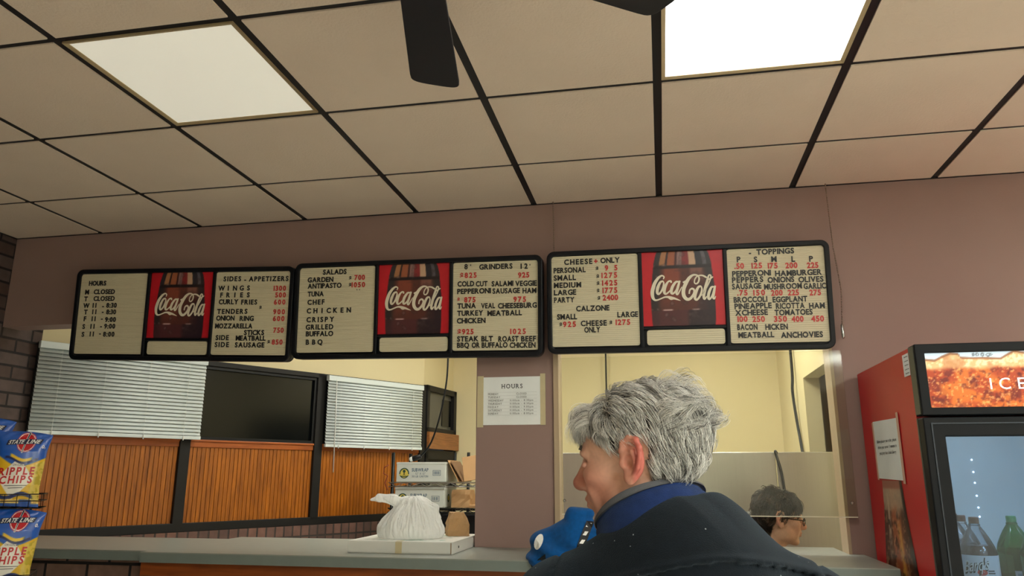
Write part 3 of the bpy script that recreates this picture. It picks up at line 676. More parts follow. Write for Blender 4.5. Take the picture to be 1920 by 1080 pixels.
def menu_board(i, cx, cz, tilt, shear, label):
    t = empty('menu_board', (cx, -.085, cz-BH/2), 0, label, 'menu board', 'menu boards above the counter')
    t.rotation_euler = (math.radians(5.0), tilt, 0); z0 = BH/2
    P = {'L': (-.606, -.204, -.207, .215), 'P': (-.186, .174, -.122, .229), 'S': (-.173, .167, -.208, -.140), 'R': (.190, .604, -.207, .215)}
    fr = MB(); fr.prism([(x, z+z0) for x, z in rrect(-BW/2, BW/2, -BH/2, BH/2, .035)], .012, .05)
    o = rrect(-BW/2, BW/2, -BH/2, BH/2, .035); inn = rrect(-BW/2+.022, BW/2-.022, -BH/2+.022, BH/2-.022, .018)
    ring_prism(fr, [(x, z+z0) for x, z in o], [(x, z+z0) for x, z in inn], -.012, .014)
    for x in (-.195, .182): fr.box(x-.009, x+.009, -.008, .012, z0-BH/2+.02, z0+BH/2-.02)
    fr.box(-.19, .18, -.006, .012, z0-.138, z0-.124)
    fr.build('frame', M['boardframe'], t, bevel=.004)
    pn = {}
    for k in 'LSR':
        a, b, c, d = P[k]; q = MB().prism([(x, z+z0) for x, z in rrect(a, b, c, d, .012, 4)], .0, .013)
        pn[k] = q.build('letter_panel' if k != 'S' else 'blank_strip', M['letterboard'], t)
    a, b, c, d = P['P']
    pic = BP.mesh('bottle_picture', b-a, d-c, M['print'], t, 0, fn=lambda u, v: np.stack([a+u*(b-a), np.full_like(u, .004), z0+c+v*(d-c)], -1)) if i == 1 else None
    if pic is None:
        pic = BOARD_PIC.copy(); COL.objects.link(pic); pic.parent = t
    V, F = script_ribbon(b-a, d-c, a, z0+c, .002); raw_mesh('script_logo', V, F, M['whiteink'], pic)
    for k in 'LR':
        for row in ROWS[(i, k)].split('\n'):
            bl, rd = [], []
            for wd in row.split(' '):
                tx, a, b, z = wd.rsplit(',', 3); a, b, z = float(a), float(b), float(z); r = tx[0] == 'r'
                sh = shear*z; (rd if r else bl).append((tx[1:] if r else tx, a+sh, b+sh, z+z0))
            for ws, m, nm in ((bl, 'blackletter', 'lettering'), (rd, 'redletter', 'price')):
                for q in [u for tx, a, b, z in ws for u in ([(tx, a, b, z)] if len(tx) < 3 or (b-a)/len(tx) < .0275 else
                        [(ch, a+(b-a-.018)*k/(len(tx)-1), a+(b-a-.018)*k/(len(tx)-1)+.018, z) for k, ch in enumerate(tx)])]: text_obj(nm, [q], .018 if q[0] in ("$", "'", "..") else .0245, M[m], pn[k], -.0012, .0016, bold=.036, cond=.95)
    return t, pic
_, BOARD_PIC = menu_board(1, -2.444, ZC+.799, .036, .066, 'leftmost menu board, headed HOURS and SIDES - APPETIZERS, hanging over the blinds')
menu_board(2, -1.183, ZC+.778, .017, .035, 'middle menu board, headed SALADS and GRINDERS, black frame with red bottle picture')
menu_board(3, .089, ZC+.772, .010, .0, 'menu board with CHEESE ONLY, CALZONE and TOPPINGS lists, above the grey haired man')

# beaded chains
def chain(pts, label, pull):
    t = empty('hanging_chain', pts[0], 0, label, 'chain', 'thin chains at the menu board')
    o = Vector(pts[0]); mb = MB(); P = [Vector(p)-o for p in pts]
    for i in range(len(P)-1):
        n = max(2, int((P[i+1]-P[i]).length/.011))
        for k in range(n):
            p = P[i].lerp(P[i+1], k/n); mb.lathe([(.0008, -.0045), (.0032, -.002), (.0032, .002), (.0008, .0045)], p, 6)
    mb.tube(P, .0009, 5); mb.build('beads', mat('dull chain metal', (150, 130, 116), .4, metal=.6) if 'chain' not in M else M['chain'], t, smooth=True)
    if pull: MB().lathe([(.002, .012), (.0065, .006), (.0065, -.048), (.004, -.054)], P[-1], 10).build('pull_end', M['chrome'], t, smooth=True)
M['chain'] = mat('dull chain metal', (150, 130, 116), .4, metal=.6)
chain([(-.511, -.03, CEIL-.004), (-.509, -.03, ZC+1.025)], 'thin chain from the ceiling to the left end of the right menu board', False)
chain([(.752, -.03, CEIL-.004), (.757, -.03, ZC+1.0), (.772, -.03, ZC+.80), (.760, -.03, ZC+.633)], 'long thin chain with metal pull hanging past the right menu board', True)

# taped notice on the pillar
nt_ = empty('hours_notice', (-.72, -.002, ZC+.337), 0, 'white HOURS sheet taped to the mauve pillar between the openings', 'notice')
MB().box(-.140, .140, -.0015, 0, -.112, .112).build('sheet', M['paper'], nt_)
text_obj('heading', [('HOURS', -.050, .050, .068)], .020, M['ink'], nt_, -.0022, .0004, serif=True, bold=.012)
for i, (d, h) in enumerate((('MONDAY', 'CLOSED'), ('TUESDAY', 'CLOSED'), ('WEDNESDAY', '11:00am - 8:30pm'), ('THURSDAY', '11:00am - 8:30pm'), ('FRIDAY', '11:00am - 9:00pm'), ('SATURDAY', '11:00am - 9:00pm'), ('SUNDAY', '11:00am - 8:00pm'))):
    z = .032-i*.0152; L_ = len(d)*.0082; hw = .024 if h == 'CLOSED' else .055; hx = .045
    text_obj('day_line', [(d, -.115, -.115+L_, z), (h, hx-hw, hx+hw, z)], .0085, M['ink'], nt_, -.0022, .0004, bold=.0)
ln = MB()
for i in range(8): ln.box(-.118, .118, -.0021, -.0018, .0392-i*.0152, .0397-i*.0152)
ln.build('table_rule', mat('light rule ink', (176, 178, 180), .7), nt_)
tp = MB(); tp.box(-.168, -.138, -.0028, 0, -.122, .118); tp.build('tape_strip', M['tape'], nt_); MB().box(.134, .158, -.0028, 0, -.114, .124).build('tape_strip', M['tape'], nt_)

# clear screen hanging in the right opening
gs = empty('acrylic_screen', (.128, -.022, ZC-.172), 0, 'clear acrylic screen with bright lower edge across the right opening', 'screen')
M['acrylic'] = mat_glass('clear acrylic', (250, 250, 244), .032, .07, .012)
MB().box(-.617, .617, -.003, .003, .004, .70).build('sheet', M['acrylic'], gs)
MB().box(-.617, .617, -.0035, .0035, 0, .004).build('polished_edge', mat('bright acrylic edge', (240, 236, 214), .3), gs)
for x in (-.605, .600): MB().lathe([(.004, 0), (.007, .003), (.007, .012), (.004, .014)], (x, -.006, .06), 10, axis='y').build('fixing_screw', M['chrome'], gs)

# stainless back panels of the prep station
M['steel2'] = M['steel']
for x0, x1, l in ((-.68, .617, 'wide stainless steel panel behind the grey haired man'), (.623, .99, 'narrow stainless steel panel behind the dark haired person with glasses')):
    s = empty('steel_panel', ((x0+x1)/2, 1.30, 0), 0, l, 'steel panel', 'stainless panels in the kitchen')
    h_ = (x1-x0)/2; MB().box(-h_, h_, -.015, .015, .05, ZC+.132).build('sheet', M['steel'], s, bevel=.004)
    ft = MB()
    for q in (-h_+.04, h_-.04): ft.box(q-.02, q+.02, -.03, .03, 0, .06)
    ft.build('foot', M['steel'], s)
# shelf seen through the storeroom doorway
ss = empty('storeroom_shelf', (1.75, 2.2, 0), 0, 'wooden shelf seen through the storeroom doorway', 'shelf')
sh = MB().box(-.25, .3, -.25, .6, ZC+.42, ZC+.46); sh.build('board', M['beige'], ss)
p = MB()
for x in (-.22, .27):
    for y in (-.22, .57): p.box(x-.02, x+.02, y-.02, y+.02, 0, ZC+.42)
p.build('upright', M['frame'], ss); MB().box(-.2, .28, -.2, .5, ZC+.25, ZC+.28).build('board', M['frame'], ss)

# black cables
def cable(pts, r, name, label, fittings=None):
    o = Vector(pts[0]); P = [Vector(p)-o for p in pts]; Q = []
    for i in range(len(P)-1):
        a, b, c, d = P[max(i-1, 0)], P[i], P[i+1], P[min(i+2, len(P)-1)]
        for k in range(6):
            t = k/6; Q.append(.5*((2*b)+(c-a)*t+(2*a-5*b+4*c-d)*t*t+(3*b-3*c+d-a)*t**3))
    Q.append(P[-1]); ob = MB().tube(Q, r, 8).build(name, M['black'], None, smooth=True, loc=o)
    tag(ob, label, 'cable'); return ob
cb = cable([(-1.63, 2.1, KZ), (-1.634, 2.1, ZC+.873), (-1.647, 2.1, ZC+.655), (-1.688, 2.1, ZC+.433), (-1.754, 2.1, ZC+.234), (-1.835, 2.1, ZC+.135), (-1.90, 2.1, ZC+.118)], .007, 'hanging_cable', 'long black cable curving down to the wire shelf beside the blind')
MB().tube([(-.20, 0, ZC+.135-KZ), (-.235, 0, ZC+.122-KZ), (-.262, 0, ZC+.116-KZ)], [.016, .022, .022], 10).build('connector', M['black'], cb, smooth=True)
MB().tube([(-.262, 0, ZC+.116-KZ), (-.285, 0, ZC+.108-KZ)], [.020, .016], 10).build('connector_ring', M['white'], cb, smooth=True)
cable([(.975, 2.62, KZ), (.975, 2.62, ZC+.8), (.965, 2.62, ZC+.62), (.978, 2.62, ZC+.40), (.982, 2.55, ZC+.22), (.985, 2.45, ZC-.1), (.985, 2.4, .6)], .011, 'wall_cable', 'thick black cable on the yellow wall beside the storeroom doorway')
cable([(-.51, 3.44, KZ), (-.51, 3.44, ZC+1.0), (-.515, 3.44, ZC+.5), (-.515, 3.46, ZC+.1), (-.515, 3.46, .5)], .008, 'drop_cable', 'thin dark cable down the back wall, above the grey haired man')
cable([(.625, 1.275, ZC+.125), (.615, 1.262, ZC+.135), (.622, 1.262, ZC+.10), (.645, 1.262, ZC-.02), (.66, 1.262, ZC-.3)], .008, 'panel_cable', 'short black cable hooked over the seam of the steel panels')

# ---------------------------------------------------------------- wire shelf with cartons
ws = empty('wire_shelf', (-1.62, 2.2, 0), 0, 'black wire storage rack holding the cartons, left opening', 'wire shelf')
SZ = [ZC-.058, ZC-.240, .75, .3]; hw, hd = .412, .22
for x in (-hw+.02, hw-.02):
    for y in (-hd+.02, hd-.02):
        p = MB().tube([(x, y, 0), (x, y, ZC+.16)], .013, 10); p.build('post', M['blackmetal'], ws, smooth=True)
for x in (-.03, .08): MB().tube([(x, hd, .3), (x, hd, ZC+.17)], .012, 10).build('post', M['blackmetal'], ws, smooth=True)
for i, z in enumerate(SZ):
    m = MB()
    for y in (-hd, hd):
        m.tube([(-hw, y, z), (hw, y, z)], .004, 6); m.tube([(-hw, y, z-.028), (hw, y, z-.028)], .004, 6); n = 14
        m.tube([(-hw+2*hw*k/n, y, z-.028*(k % 2)) for k in range(n+1)], .003, 5)
    for x in (-hw, hw): m.tube([(x, -hd, z), (x, hd, z)], .004, 6); m.tube([(x, -hd, z-.028), (x, hd, z-.028)], .004, 6)
    for k in range(26): x = -hw+2*hw*(k+.5)/26; m.tube([(x, -hd, z+.002), (x, hd, z+.002)], .002, 4)
    m.build('wire_deck', M['chrome'] if i == 0 else M['blackmetal'], ws)
M['carton'] = mat('grey white carton', (206, 212, 206), .7, var=.05, scale=10); M['green'] = mat('dark green print', (40, 70, 56), .7); M['yel'] = mat('yellow print', (214, 196, 90), .7)
M['ltblue'] = mat('grey blue print', (92, 112, 130), .7)
def carton(loc, rz, label, end):
    t = empty('carton', loc, rz, label, 'carton', 'pale cartons on the wire shelf'); W_, D_, H_ = .188, .17, .138
    bx = MB().box(-W_, W_, -D_, D_, 0, H_); bx.build('box', M['carton'], t, bevel=.003)
    lid = MB(); lid.box(-W_-.002, W_+.002, -D_-.0025, D_, H_-.012, H_+.003); lid.build('lid', M['carton'], t, bevel=.002)
    e = MB().lathe([(.038, 0), (.038, .001)], (-.128, -D_-.0015, .062), 24, axis='y'); e.build('round_emblem', M['green'], t)
    e2 = MB().lathe([(.022, 0), (.022, .001)], (-.128, -D_-.0022, .070), 20, axis='y'); e2.box(-.166, -.09, -D_-.0022, -D_-.001, .046, .054); e2.lathe([(.03, 0), (.03, .0008)], (-.128, -D_-.0016, .06), 18, axis='y'); e2.build('emblem_print', M['yel'], t)
    e3 = MB().lathe([(.011, 0), (.011, .001)], (-.128, -D_-.003, .076), 14, axis='y'); e3.box(-.131, -.125, -D_-.003, -D_-.0015, .05, .07); e3.box(-.15, -.106, -D_-.0028, -D_-.0015, .036, .042); e3.build('emblem_leaf', M['green'], t)
    text_obj('carton_print', [('SUBWRAP', -.070, .058, .086)], .024, M['ltblue'], t, -D_-.001, .0006, bold=.03)
    text_obj('carton_print', [('12"', -.04, -.018, .059), ('X', -.008, .004, .059), ('12"', .014, .036, .059)], .014, M['ltblue'], t, -D_-.001, .0006, bold=.01)
    text_obj('carton_print', [('30', -.068, -.048, .039), ('LB', -.038, -.02, .039), ('CARTON', -.01, .056, .039)], .014, M['ltblue'], t, -D_-.001, .0006, bold=.01)
    st = MB(); ring_prism(st, [(.092, .045), (.152, .045), (.152, .083), (.092, .083)], [(.095, .048), (.149, .048), (.149, .080), (.095, .080)], -D_-.0014, -D_-.0004)
    for k in range(5): st.box(.10+k*.0095, .104+k*.0095+(k % 2)*.002, -D_-.0014, -D_-.0004, .053, .075)
    st.build('stamp_print', M['ltblue'], t)
    if end:
        e4 = MB().lathe([(.02, 0), (.03, .0005), (.03, .001)], (W_+.001, -.06, .065), 16, axis='x'); e4.build('end_emblem', M['green'], t)
        e5 = MB().lathe([(.018, 0), (.018, .001)], (W_+.0016, -.06, .067), 16, axis='x'); e5.build('end_emblem_print', M['yel'], t)
carton((-1.795, 2.17, SZ[0]+.006), 0, 'pale carton with round green emblem on the upper wire deck', False)
carton((-1.800, 2.168, SZ[1]+.006), -.0, 'pale carton with round green emblem on the lower deck, behind the plastic bag', True)
M['kraft'] = mat('brown kraft paper', (186, 146, 100), .8, var=.12, scale=10); M['kraft2'] = mat('shadowy brown board', (120, 88, 58), .85, var=.15)  # kraft2 is a darker brown cardboard
for i, (x, l, m, a) in enumerate(((-1.590, 'pale cardboard sheet leaning against the upper carton', 'kraft', .50), (-1.560, 'dark brown cardboard sheet leaning second from the carton', 'kraft2', .56))):
    q = MB(); q.T = Matrix.Rotation(-a, 4, 'Y'); q.box(-.003, .003, -.13, .14, 0, .175)
    o = q.build('cardboard_sheet', M[m], None, bevel=.001, loc=(x+.075, 2.16, SZ[0]+.007)); tag(o, l, 'cardboard', 'cardboard sheets on the wire shelf')
q = MB(); q.T = Matrix.Rotation(-.30, 4, 'X') @ Matrix.Rotation(-.18, 4, 'Y'); q.box(-.085, .085, -.003, .003, 0, .185)
tag(q.build('cardboard_sheet', M['kraft'], None, bevel=.001, loc=(-1.395, 2.06, SZ[0]+.022)), 'wide tan cardboard sheet facing out at the right of the upper deck', 'cardboard', 'cardboard sheets on the wire shelf')
def crumple(name, hx, hy, hz, m, loc, seed, amp=.012, top=.55, rz=0, n=4):
    """paper bag: closed faceted box with a pinched, creased top"""
    r = np.random.default_rng(seed); V = []; F = []; nz = n; per = 4*n
    for k in range(nz+1):
        v = k/nz; s = 1-(1-top)*max(0, (v-.45)/.55)**1.5
        for e in range(4):
            for q in range(n):
                t = q/n*2-1; x, y = ((t, -1), (1, t), (-t, 1), (-1, -t))[e]; rr = 1-.10*max(0, abs(t)-.75)*4*.5
                V.append((x*hx*s*rr+r.normal()*amp*(v > 0), y*hy*s*rr+r.normal()*amp*(v > 0), v*hz+r.normal()*amp*.4*(k > 0)))
    for k in range(nz):
        for q in range(per):
            l = (q+1) % per; F.append((k*per+q, k*per+l, (k+1)*per+l, (k+1)*per+q))
    V.append((0, 0, 0)); V.append((0, 0, hz*1.0)); b = len(V)-2
    for q in range(per): l = (q+1) % per; F.append((q, b, l)); F.append((nz*per+q, nz*per+l, b+1))
    o = raw_mesh(name, V, F, M[m], None, False, loc=loc); o.rotation_euler = (0, 0, rz); return o
tag(crumple('paper_bag', .075, .09, .125, 'kraft', (-1.50, 2.13, SZ[1]+.006), 3, .0035, .9), 'open brown paper bag on the lower wire deck beside the carton', 'paper bag')
tag(MB().box(-.085, .085, -.10, .10, 0, .02).build('paper_stack', M['kraft'], None, loc=(-1.34, 2.10, SZ[1]+.006), bevel=.004), 'flat brown paper pile at the right end of the lower deck', 'paper')
bb = MB().box(-.37, .37, -.18, .18, 0, .40); o = bb.build('black_bin', M['black'], None, bevel=.01, loc=(-1.62, 2.2, .757)); tag(o, 'black box on the wire rack below the lower deck', 'box')
# red cord hooked on the left post
tag(MB().tube([(0, 0, .1), (-.03, -.01, .08), (-.035, -.01, .04), (0, -.012, .02), (-.02, -.012, -.03), (.002, -.01, -.08)], .004, 6).build('red_cord', mat('dark red cord', (120, 40, 34), .5), None, smooth=True, loc=(-2.03, 1.955, ZC-.03)), 'loop of dark red cord on the left post of the wire rack', 'cord')

# ---------------------------------------------------------------- on the counter
pb = empty('pizza_box', (-1.128, -.128, TOP), 0, 'flat white pizza box on the counter under the plastic bag', 'pizza box')
M['card'] = mat('white card', (226, 226, 220), .65, var=.04, scale=14); M['cardin'] = mat('raw card edge', (150, 130, 104), .8)
hx = .226; b = MB(); b.box(-hx, hx, -hx, hx, 0, .044); b.build('tray', M['card'], pb, bevel=.0015)
l = MB(); l.box(-hx-.002, hx+.002, -hx-.002, hx+.002, .044, .0485); l.box(-hx-.0005, hx-.006, -hx-.003, -hx, .004, .046); l.build('lid', M['card'], pb, bevel=.001)
MB().box(hx-.006, hx-.002, -hx-.0025, -hx+.0005, .002, .046).build('corner_slot', M['cardin'], pb)
MB().lathe([(.005, 0), (.005, .002)], (hx-.0005, -.12, .022), 12, axis='x').build('vent_hole', M['black'], pb)
MB().box(-.016, .012, -hx-.0042, -hx-.003, .001, .046).box(-.016, .012, -hx-.0042, -hx+.03, .0488, .0495).build('tape_strip', M['tape'], pb)
pr = Canvas(70, 70, C8(226, 226, 220)); n_ = fbm(pr.u*16, pr.v*16); pr.over(C8(120, 160, 142), sstep(.56, .62, n_)*sstep(.08, .14, pr.u)*(1-sstep(.86, .92, pr.u))*sstep(.04, .1, pr.v)*.8)
pr.mesh('lid_print', 2*hx-.01, 2*hx-.01, M['print'], pb, fn=lambda u, v: np.stack([(u-.5)*(2*hx-.01), (v-.5)*(2*hx-.01), np.full_like(u, .0489)], -1))

def mat_bag():
    m, nt, b = new_mat('thin white plastic'); L = nt.links.new
    b.inputs['Base Color'].default_value = rgb(248, 249, 248); b.inputs['Roughness'].default_value = .2; b.inputs['Specular IOR Level'].default_value = .6
    tl = nt.nodes.new('ShaderNodeBsdfTranslucent'); tl.inputs['Color'].default_value = rgb(246, 246, 244)
    tr = nt.nodes.new('ShaderNodeBsdfTransparent'); mx = nt.nodes.new('ShaderNodeMixShader'); mx.inputs[0].default_value = .35
    m2 = nt.nodes.new('ShaderNodeMixShader'); m2.inputs[0].default_value = .20
    L(b.outputs[0], mx.inputs[1]); L(tl.outputs[0], mx.inputs[2]); L(mx.outputs[0], m2.inputs[1]); L(tr.outputs[0], m2.inputs[2]); L(m2.outputs[0], nt.nodes['Material Output'].inputs['Surface'])
    tc = nt.nodes.new('ShaderNodeTexCoord'); n = nt.nodes.new('ShaderNodeTexNoise'); n.inputs['Scale'].default_value = 26; n.inputs['Detail'].default_value = 3; n.inputs['Distortion'].default_value = 1.2
    mp = nt.nodes.new('ShaderNodeMapping'); mp.inputs['Scale'].default_value = (1.6, 1.6, .5); L(tc.outputs['Object'], mp.inputs[0]); L(mp.outputs[0], n.inputs['Vector'])
    bp = nt.nodes.new('ShaderNodeBump'); bp.inputs['Strength'].default_value = .8; bp.inputs['Distance'].default_value = .012; L(n.outputs['Fac'], bp.inputs['Height']); L(bp.outputs[0], b.inputs['Normal'])
    return m
M['bag'] = mat_bag()
F = Field(axis(-.24, .19, .003), axis(-.15, .15, .003), axis(-.01, .22, .003))
F.ell((0, 0, .030), (.150, .120, .075), .02); F.ell((.01, 0, .085), (.108, .088, .066), .04); F.cap((-.01, 0, .135), (.03, 0, .150), .034, .026, .03)
F.cap((.05, -.02, .128), (.10, -.02, .112), .030, .020, .03); F.cap((-.02, 0, .150), (-.08, -.02, .160), .012, .014, .02); F.cap((-.08, -.02, .160), (-.140, -.03, .166), .018, .017, .02)
F.cap((-.140, -.03, .166), (-.178, -.03, .160), .015, .006, .01); F.cap((.06, 0, .148), (.115, -.01, .125), .014, .011, .02); F.cap((.115, -.02, .122), (.130, -.02, .09), .012, .008, .02)
F.ell((.02, -.02, .148), (.03, .03, .018), .012); F.ell((-.02, -.02, .146), (.022, .022, .018), .012)
def wr(X, Y, Z):
    a = np.arctan2(Y, X-.01); g = np.clip(Z/.05, 0, 1); u = a*2.2; v = Z*9
    return (.020*(fbm(u*2.3+0*Z, v*1.0+u*.6, 3)-.5)+.008*(1-2*np.abs(fbm(u*5+v*.8, v*1.4+3, 2)-.5)*2))*g*.75-.003
F.disp(wr); F.f = np.maximum(F.f, -(F.ax[2][None, None, :]-.0005)).astype(np.float32)
V, Q = F.mesh(); o = raw_mesh('plastic_bag', V, Q, M['bag'], None, True, loc=(-1.145, -.16, TOP+.049)); tag(o, 'tied white plastic carrier bag on top of the pizza box', 'plastic bag')
tag(crumple('paper_bag', .050, .050, .100, 'kraft', (-.975, .0, TOP+.0495), 8, .004, .62, .4, 4), 'crumpled brown paper bag on the pizza box behind the plastic bag', 'paper bag')

# ---------------------------------------------------------------- ceiling fan
fx, fy, fz = -.483, -2.262, CEIL-.25
fan = empty('ceiling_fan', (fx, fy, fz), 0, 'dark ceiling fan, two of its blades reaching into view at the top', 'ceiling fan')
M['fan'] = mat('dark fan blade', (16, 22, 32), .5, var=.15, scale=6)
MB().lathe([(.02, .245), (.06, .235), (.06, .19), (.018, .17), (.018, .11), (.10, .095), (.125, .06), (.125, .0), (.09, -.03), (.05, -.05), (.02, -.055)], (0, 0, 0), 28).build('motor', M['blackmetal'], fan, smooth=True)
for k in range(5):
    a = math.radians(102.5-68.5*k if k < 2 else 34-72*(k-1)); bl = MB(); bl.T = Matrix.Rotation(a, 4, 'Z') @ Matrix.Rotation(.16, 4, 'X')
    P = [(.17, -.052), (.17, .052)]+[(.565+.040*math.sin(math.radians(t))**.45, .068*math.copysign(abs(math.cos(math.radians(t)))**.6, math.cos(math.radians(t)))) for t in range(0, 181, 12)]
    P = [(x, y) for x, y in P]; n = len(P); vs = [(x, y, -.004) for x, y in P]+[(x, y, .003) for x, y in P]
    bl.add(vs, [tuple(range(n)), tuple(range(n, 2*n))[::-1]]+[(i, i+n, (i+1) % n+n, (i+1) % n) for i in range(n)])
    bo = bl.build('blade', M['fan'], fan, bevel=.002)
    br = MB(); br.T = Matrix.Rotation(a, 4, 'Z'); br.box(.10, .24, -.018, .018, .004, .012); br.build('blade_bracket', M['blackmetal'], bo)

# ---------------------------------------------------------------- drinks cooler
M['red'] = mat('red cooler side', (212, 28, 34), .42, var=.06, scale=3); M['liner'] = mat('pale cooler liner', (192, 202, 206), .4)
M['black2'] = mat('black cooler trim', (12, 14, 19), .5, spec=.2); M['olive'] = mat('dark grey trim strip', (70, 74, 68), .4)
FX, FY, FWD, FD, FH = .80, -.80, .76, .77, ZC+.420
ck = empty('drinks_cooler', (FX, FY, 0), 0, 'tall red sided drinks cooler with glass door and lit header, right edge', 'drinks cooler')
b = MB(); b.box(0, .03, .065, FD, .08, FH); b.box(FWD-.03, FWD, .065, FD, .08, FH); b.box(.03, FWD-.03, FD-.03, FD, .08, FH); b.box(.03, FWD-.03, .065, FD-.03, FH-.03, FH); b.box(.03, FWD-.03, .065, FD-.03, .08, .12)
b.build('body', M['red'], ck); bpy.data.objects['body']['label'] = 'red painted cooler body'
ln = MB(); ln.box(.03, .05, .07, FD-.03, .12, FH-.24); ln.box(FWD-.05, FWD-.03, .07, FD-.03, .12, FH-.24); ln.box(.05, FWD-.05, FD-.05, FD-.03, .12, FH-.24); ln.box(.05, FWD-.05, .07, FD-.05, FH-.26, FH-.24); ln.box(.05, FWD-.05, .07, FD-.05, .12, .14)
ln.build('liner', M['liner'], ck); MB().box(.0, FWD, .04, FD-.02, 0, .08).build('kick_base', M['black2'], ck)
hz0, hz1 = ZC+.190, ZC+.424; hd_ = MB(); hd_.box(0, FWD, .0, .105, hz0, hz1)
hdr = MB(); ring_prism(hdr, [(0, hz0), (FWD, hz0), (FWD, hz1), (0, hz1)], [(.03, ZC+.214), (FWD-.03, ZC+.214), (FWD-.03, ZC+.394), (.03, ZC+.394)], 0, .02); hdr.box(0, FWD, .02, .065, hz0, hz1)
ho = hdr.build('header', M['black2'], ck, bevel=.003)
MB().box(-.0015, .0, .012, .063, hz0+.004, hz1-.004).build('header_side_strip', M['olive'], ho)
def cola_picture():
    cv = Canvas(190, 60, C8(158, 58, 24)); u, v = cv.u, cv.v; a = u*4
    n = fbm(a*5, v*5+3); n2 = fbm(a*22, v*22+9, 3); n3 = vnoise(a*46, v*46)
    cv.over(C8(112, 36, 24), sstep(.5, .66, n)); cv.over(C8(226, 130, 46), sstep(.54, .74, fbm(a*3+7, v*3+1))*.6); cv.over(C8(90, 24, 22), sstep(.62, .74, fbm(a*6+2, v*6+8))*.8)
    cv.over(C8(240, 176, 104), sstep(.60, .72, n2)*.6); cv.over(C8(80, 22, 20), sstep(.62, .75, fbm(a*20+4, v*20, 3))*.55); cv.over(C8(250, 214, 160), sstep(.86, .93, n3)*.5*sstep(.3, .7, n))
    f = v+.10*(fbm(a*4, v*2+4)-.5); cv.over(C8(214, 168, 116), sstep(.66, .76, f)); cv.over(C8(232, 206, 164), sstep(.70, .80, f)*sstep(.42, .6, n2)); cv.over(C8(176, 120, 76), sstep(.68, .74, f)*sstep(.56, .68, n)*.7)
    s = np.interp(u, [0, .045, .08, .115, .15, .16, .2, .26, .33, .36, .39, .45, .5, .62, .66, .7, .8, .88, 1], [.88, .86, .93, .985, .97, .90, .89, .885, .87, .94, 1.0, .95, .88, .87, .95, .99, .9, .88, .9])
    cv.over(C8(196, 214, 226), sstep(s-.012, s+.012, v)); cv.over(C8(128, 76, 44), (1-sstep(.012, .03, np.abs(v-s)))*.8)
    cv.over(C8(206, 160, 110), sstep(.10, .12, u)*(1-sstep(.15, .16, u))*sstep(.86, .9, v)*(1-sstep(s-.03, s-.01, v))*.7)
    for q, vv, r in ((.215, .955, .006), (.232, .955, .007), (.255, .95, .008), (.278, .945, .008), (.29, .95, .005)):
        d = np.sqrt(((u-q)*4)**2+(v-vv)**2); cv.over(C8(110, 120, 130), (1-sstep(.008, .014, np.abs(d-r*3.2))))
    return cv
M['litprint'] = mat_attr('backlit header picture', .3, .4, emit=.36); M['litwhite'] = mat_emit('backlit white lettering', (250, 250, 250), .55)
pw_, ph_ = FWD-.06, .18
pc = cola_picture().mesh('header_picture', pw_, ph_, M['litprint'], ho, fn=lambda u, v: np.stack([.03+u*pw_, np.full_like(u, .012), ZC+.214+v*ph_], -1))
text_obj('header_lettering', [('I', .214, .226, ZC+.289), ('C', .243, .279, ZC+.289), ('E', .297, .324, ZC+.289)], .036, M['litwhite'], pc, .011, .0008, bold=-.004, cond=1.0)
# door
dz0, dz1 = .12, ZC+.183; dr = MB(); gx0, gz1 = .062, ZC+.122
ring_prism(dr, [(.0, dz0), (FWD, dz0), (FWD, dz1), (.0, dz1)], [(gx0, dz0+.07), (FWD-gx0, dz0+.07), (FWD-gx0, gz1), (gx0, gz1)], .004, .055)
do = dr.build('door', M['black2'], ck, bevel=.004)
gk = MB(); gk.box(-.001, .006, .055, .066, dz0, dz1); gk.build('gasket', M['olive'], do)
bd = MB(); ring_prism(bd, [(.022, dz0+.02), (FWD-.022, dz0+.02), (FWD-.022, dz1-.018), (.022, dz1-.018)], [(.026, dz0+.024), (FWD-.026, dz0+.024), (FWD-.026, dz1-.022), (.026, dz1-.022)], .001, .006); bd.build('door_bead', mat('satin trim bead', (60, 66, 74), .3, metal=.6), do)
M['doorglass'] = mat_glass('cooler door glass', (226, 238, 250), .07, .03)
MB().box(gx0-.01, FWD-gx0+.01, .026, .032, dz0+.06, gz1+.01).build('door_glass', M['doorglass'], do)
MB().tube([(FWD-.045, -.0, 1.05), (FWD-.045, -.045, 1.09), (FWD-.045, -.045, 1.40), (FWD-.045, .0, 1.44)], .011, 10).build('door_handle', M['blackmetal'], do, smooth=True)
sz_ = [.995, .62, .30]
for z in sz_:
    m = MB(); m.tube([(.055, .10, z-.004), (FWD-.055, .10, z-.004)], .004, 6); m.tube([(.055, FD-.07, z-.004), (FWD-.055, FD-.07, z-.004)], .004, 6)
    for k in range(24): x = .06+(FWD-.12)*k/23; m.tube([(x, .10, z-.002), (x, FD-.07, z-.002)], .002, 4)
    m.build('wire_shelf', M['white'], ck)
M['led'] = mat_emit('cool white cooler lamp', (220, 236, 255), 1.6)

for z in (ZC+.060, ZC+.012, ZC-.030, ZC-.080, ZC-.125, ZC-.16): MB().lathe([(.0028, 0), (.0036, .003)], (.385, FD-.053, z), 12, axis='y').build('led', M['led'], ck)  # small glowing dots standing in for reflected glints
MB().box(.08, FWD-.08, .085, .10, FH-.285, FH-.262).build('lamp_tube', mat_emit('cooler lamp tube', (218, 232, 240), 15.0), ck)
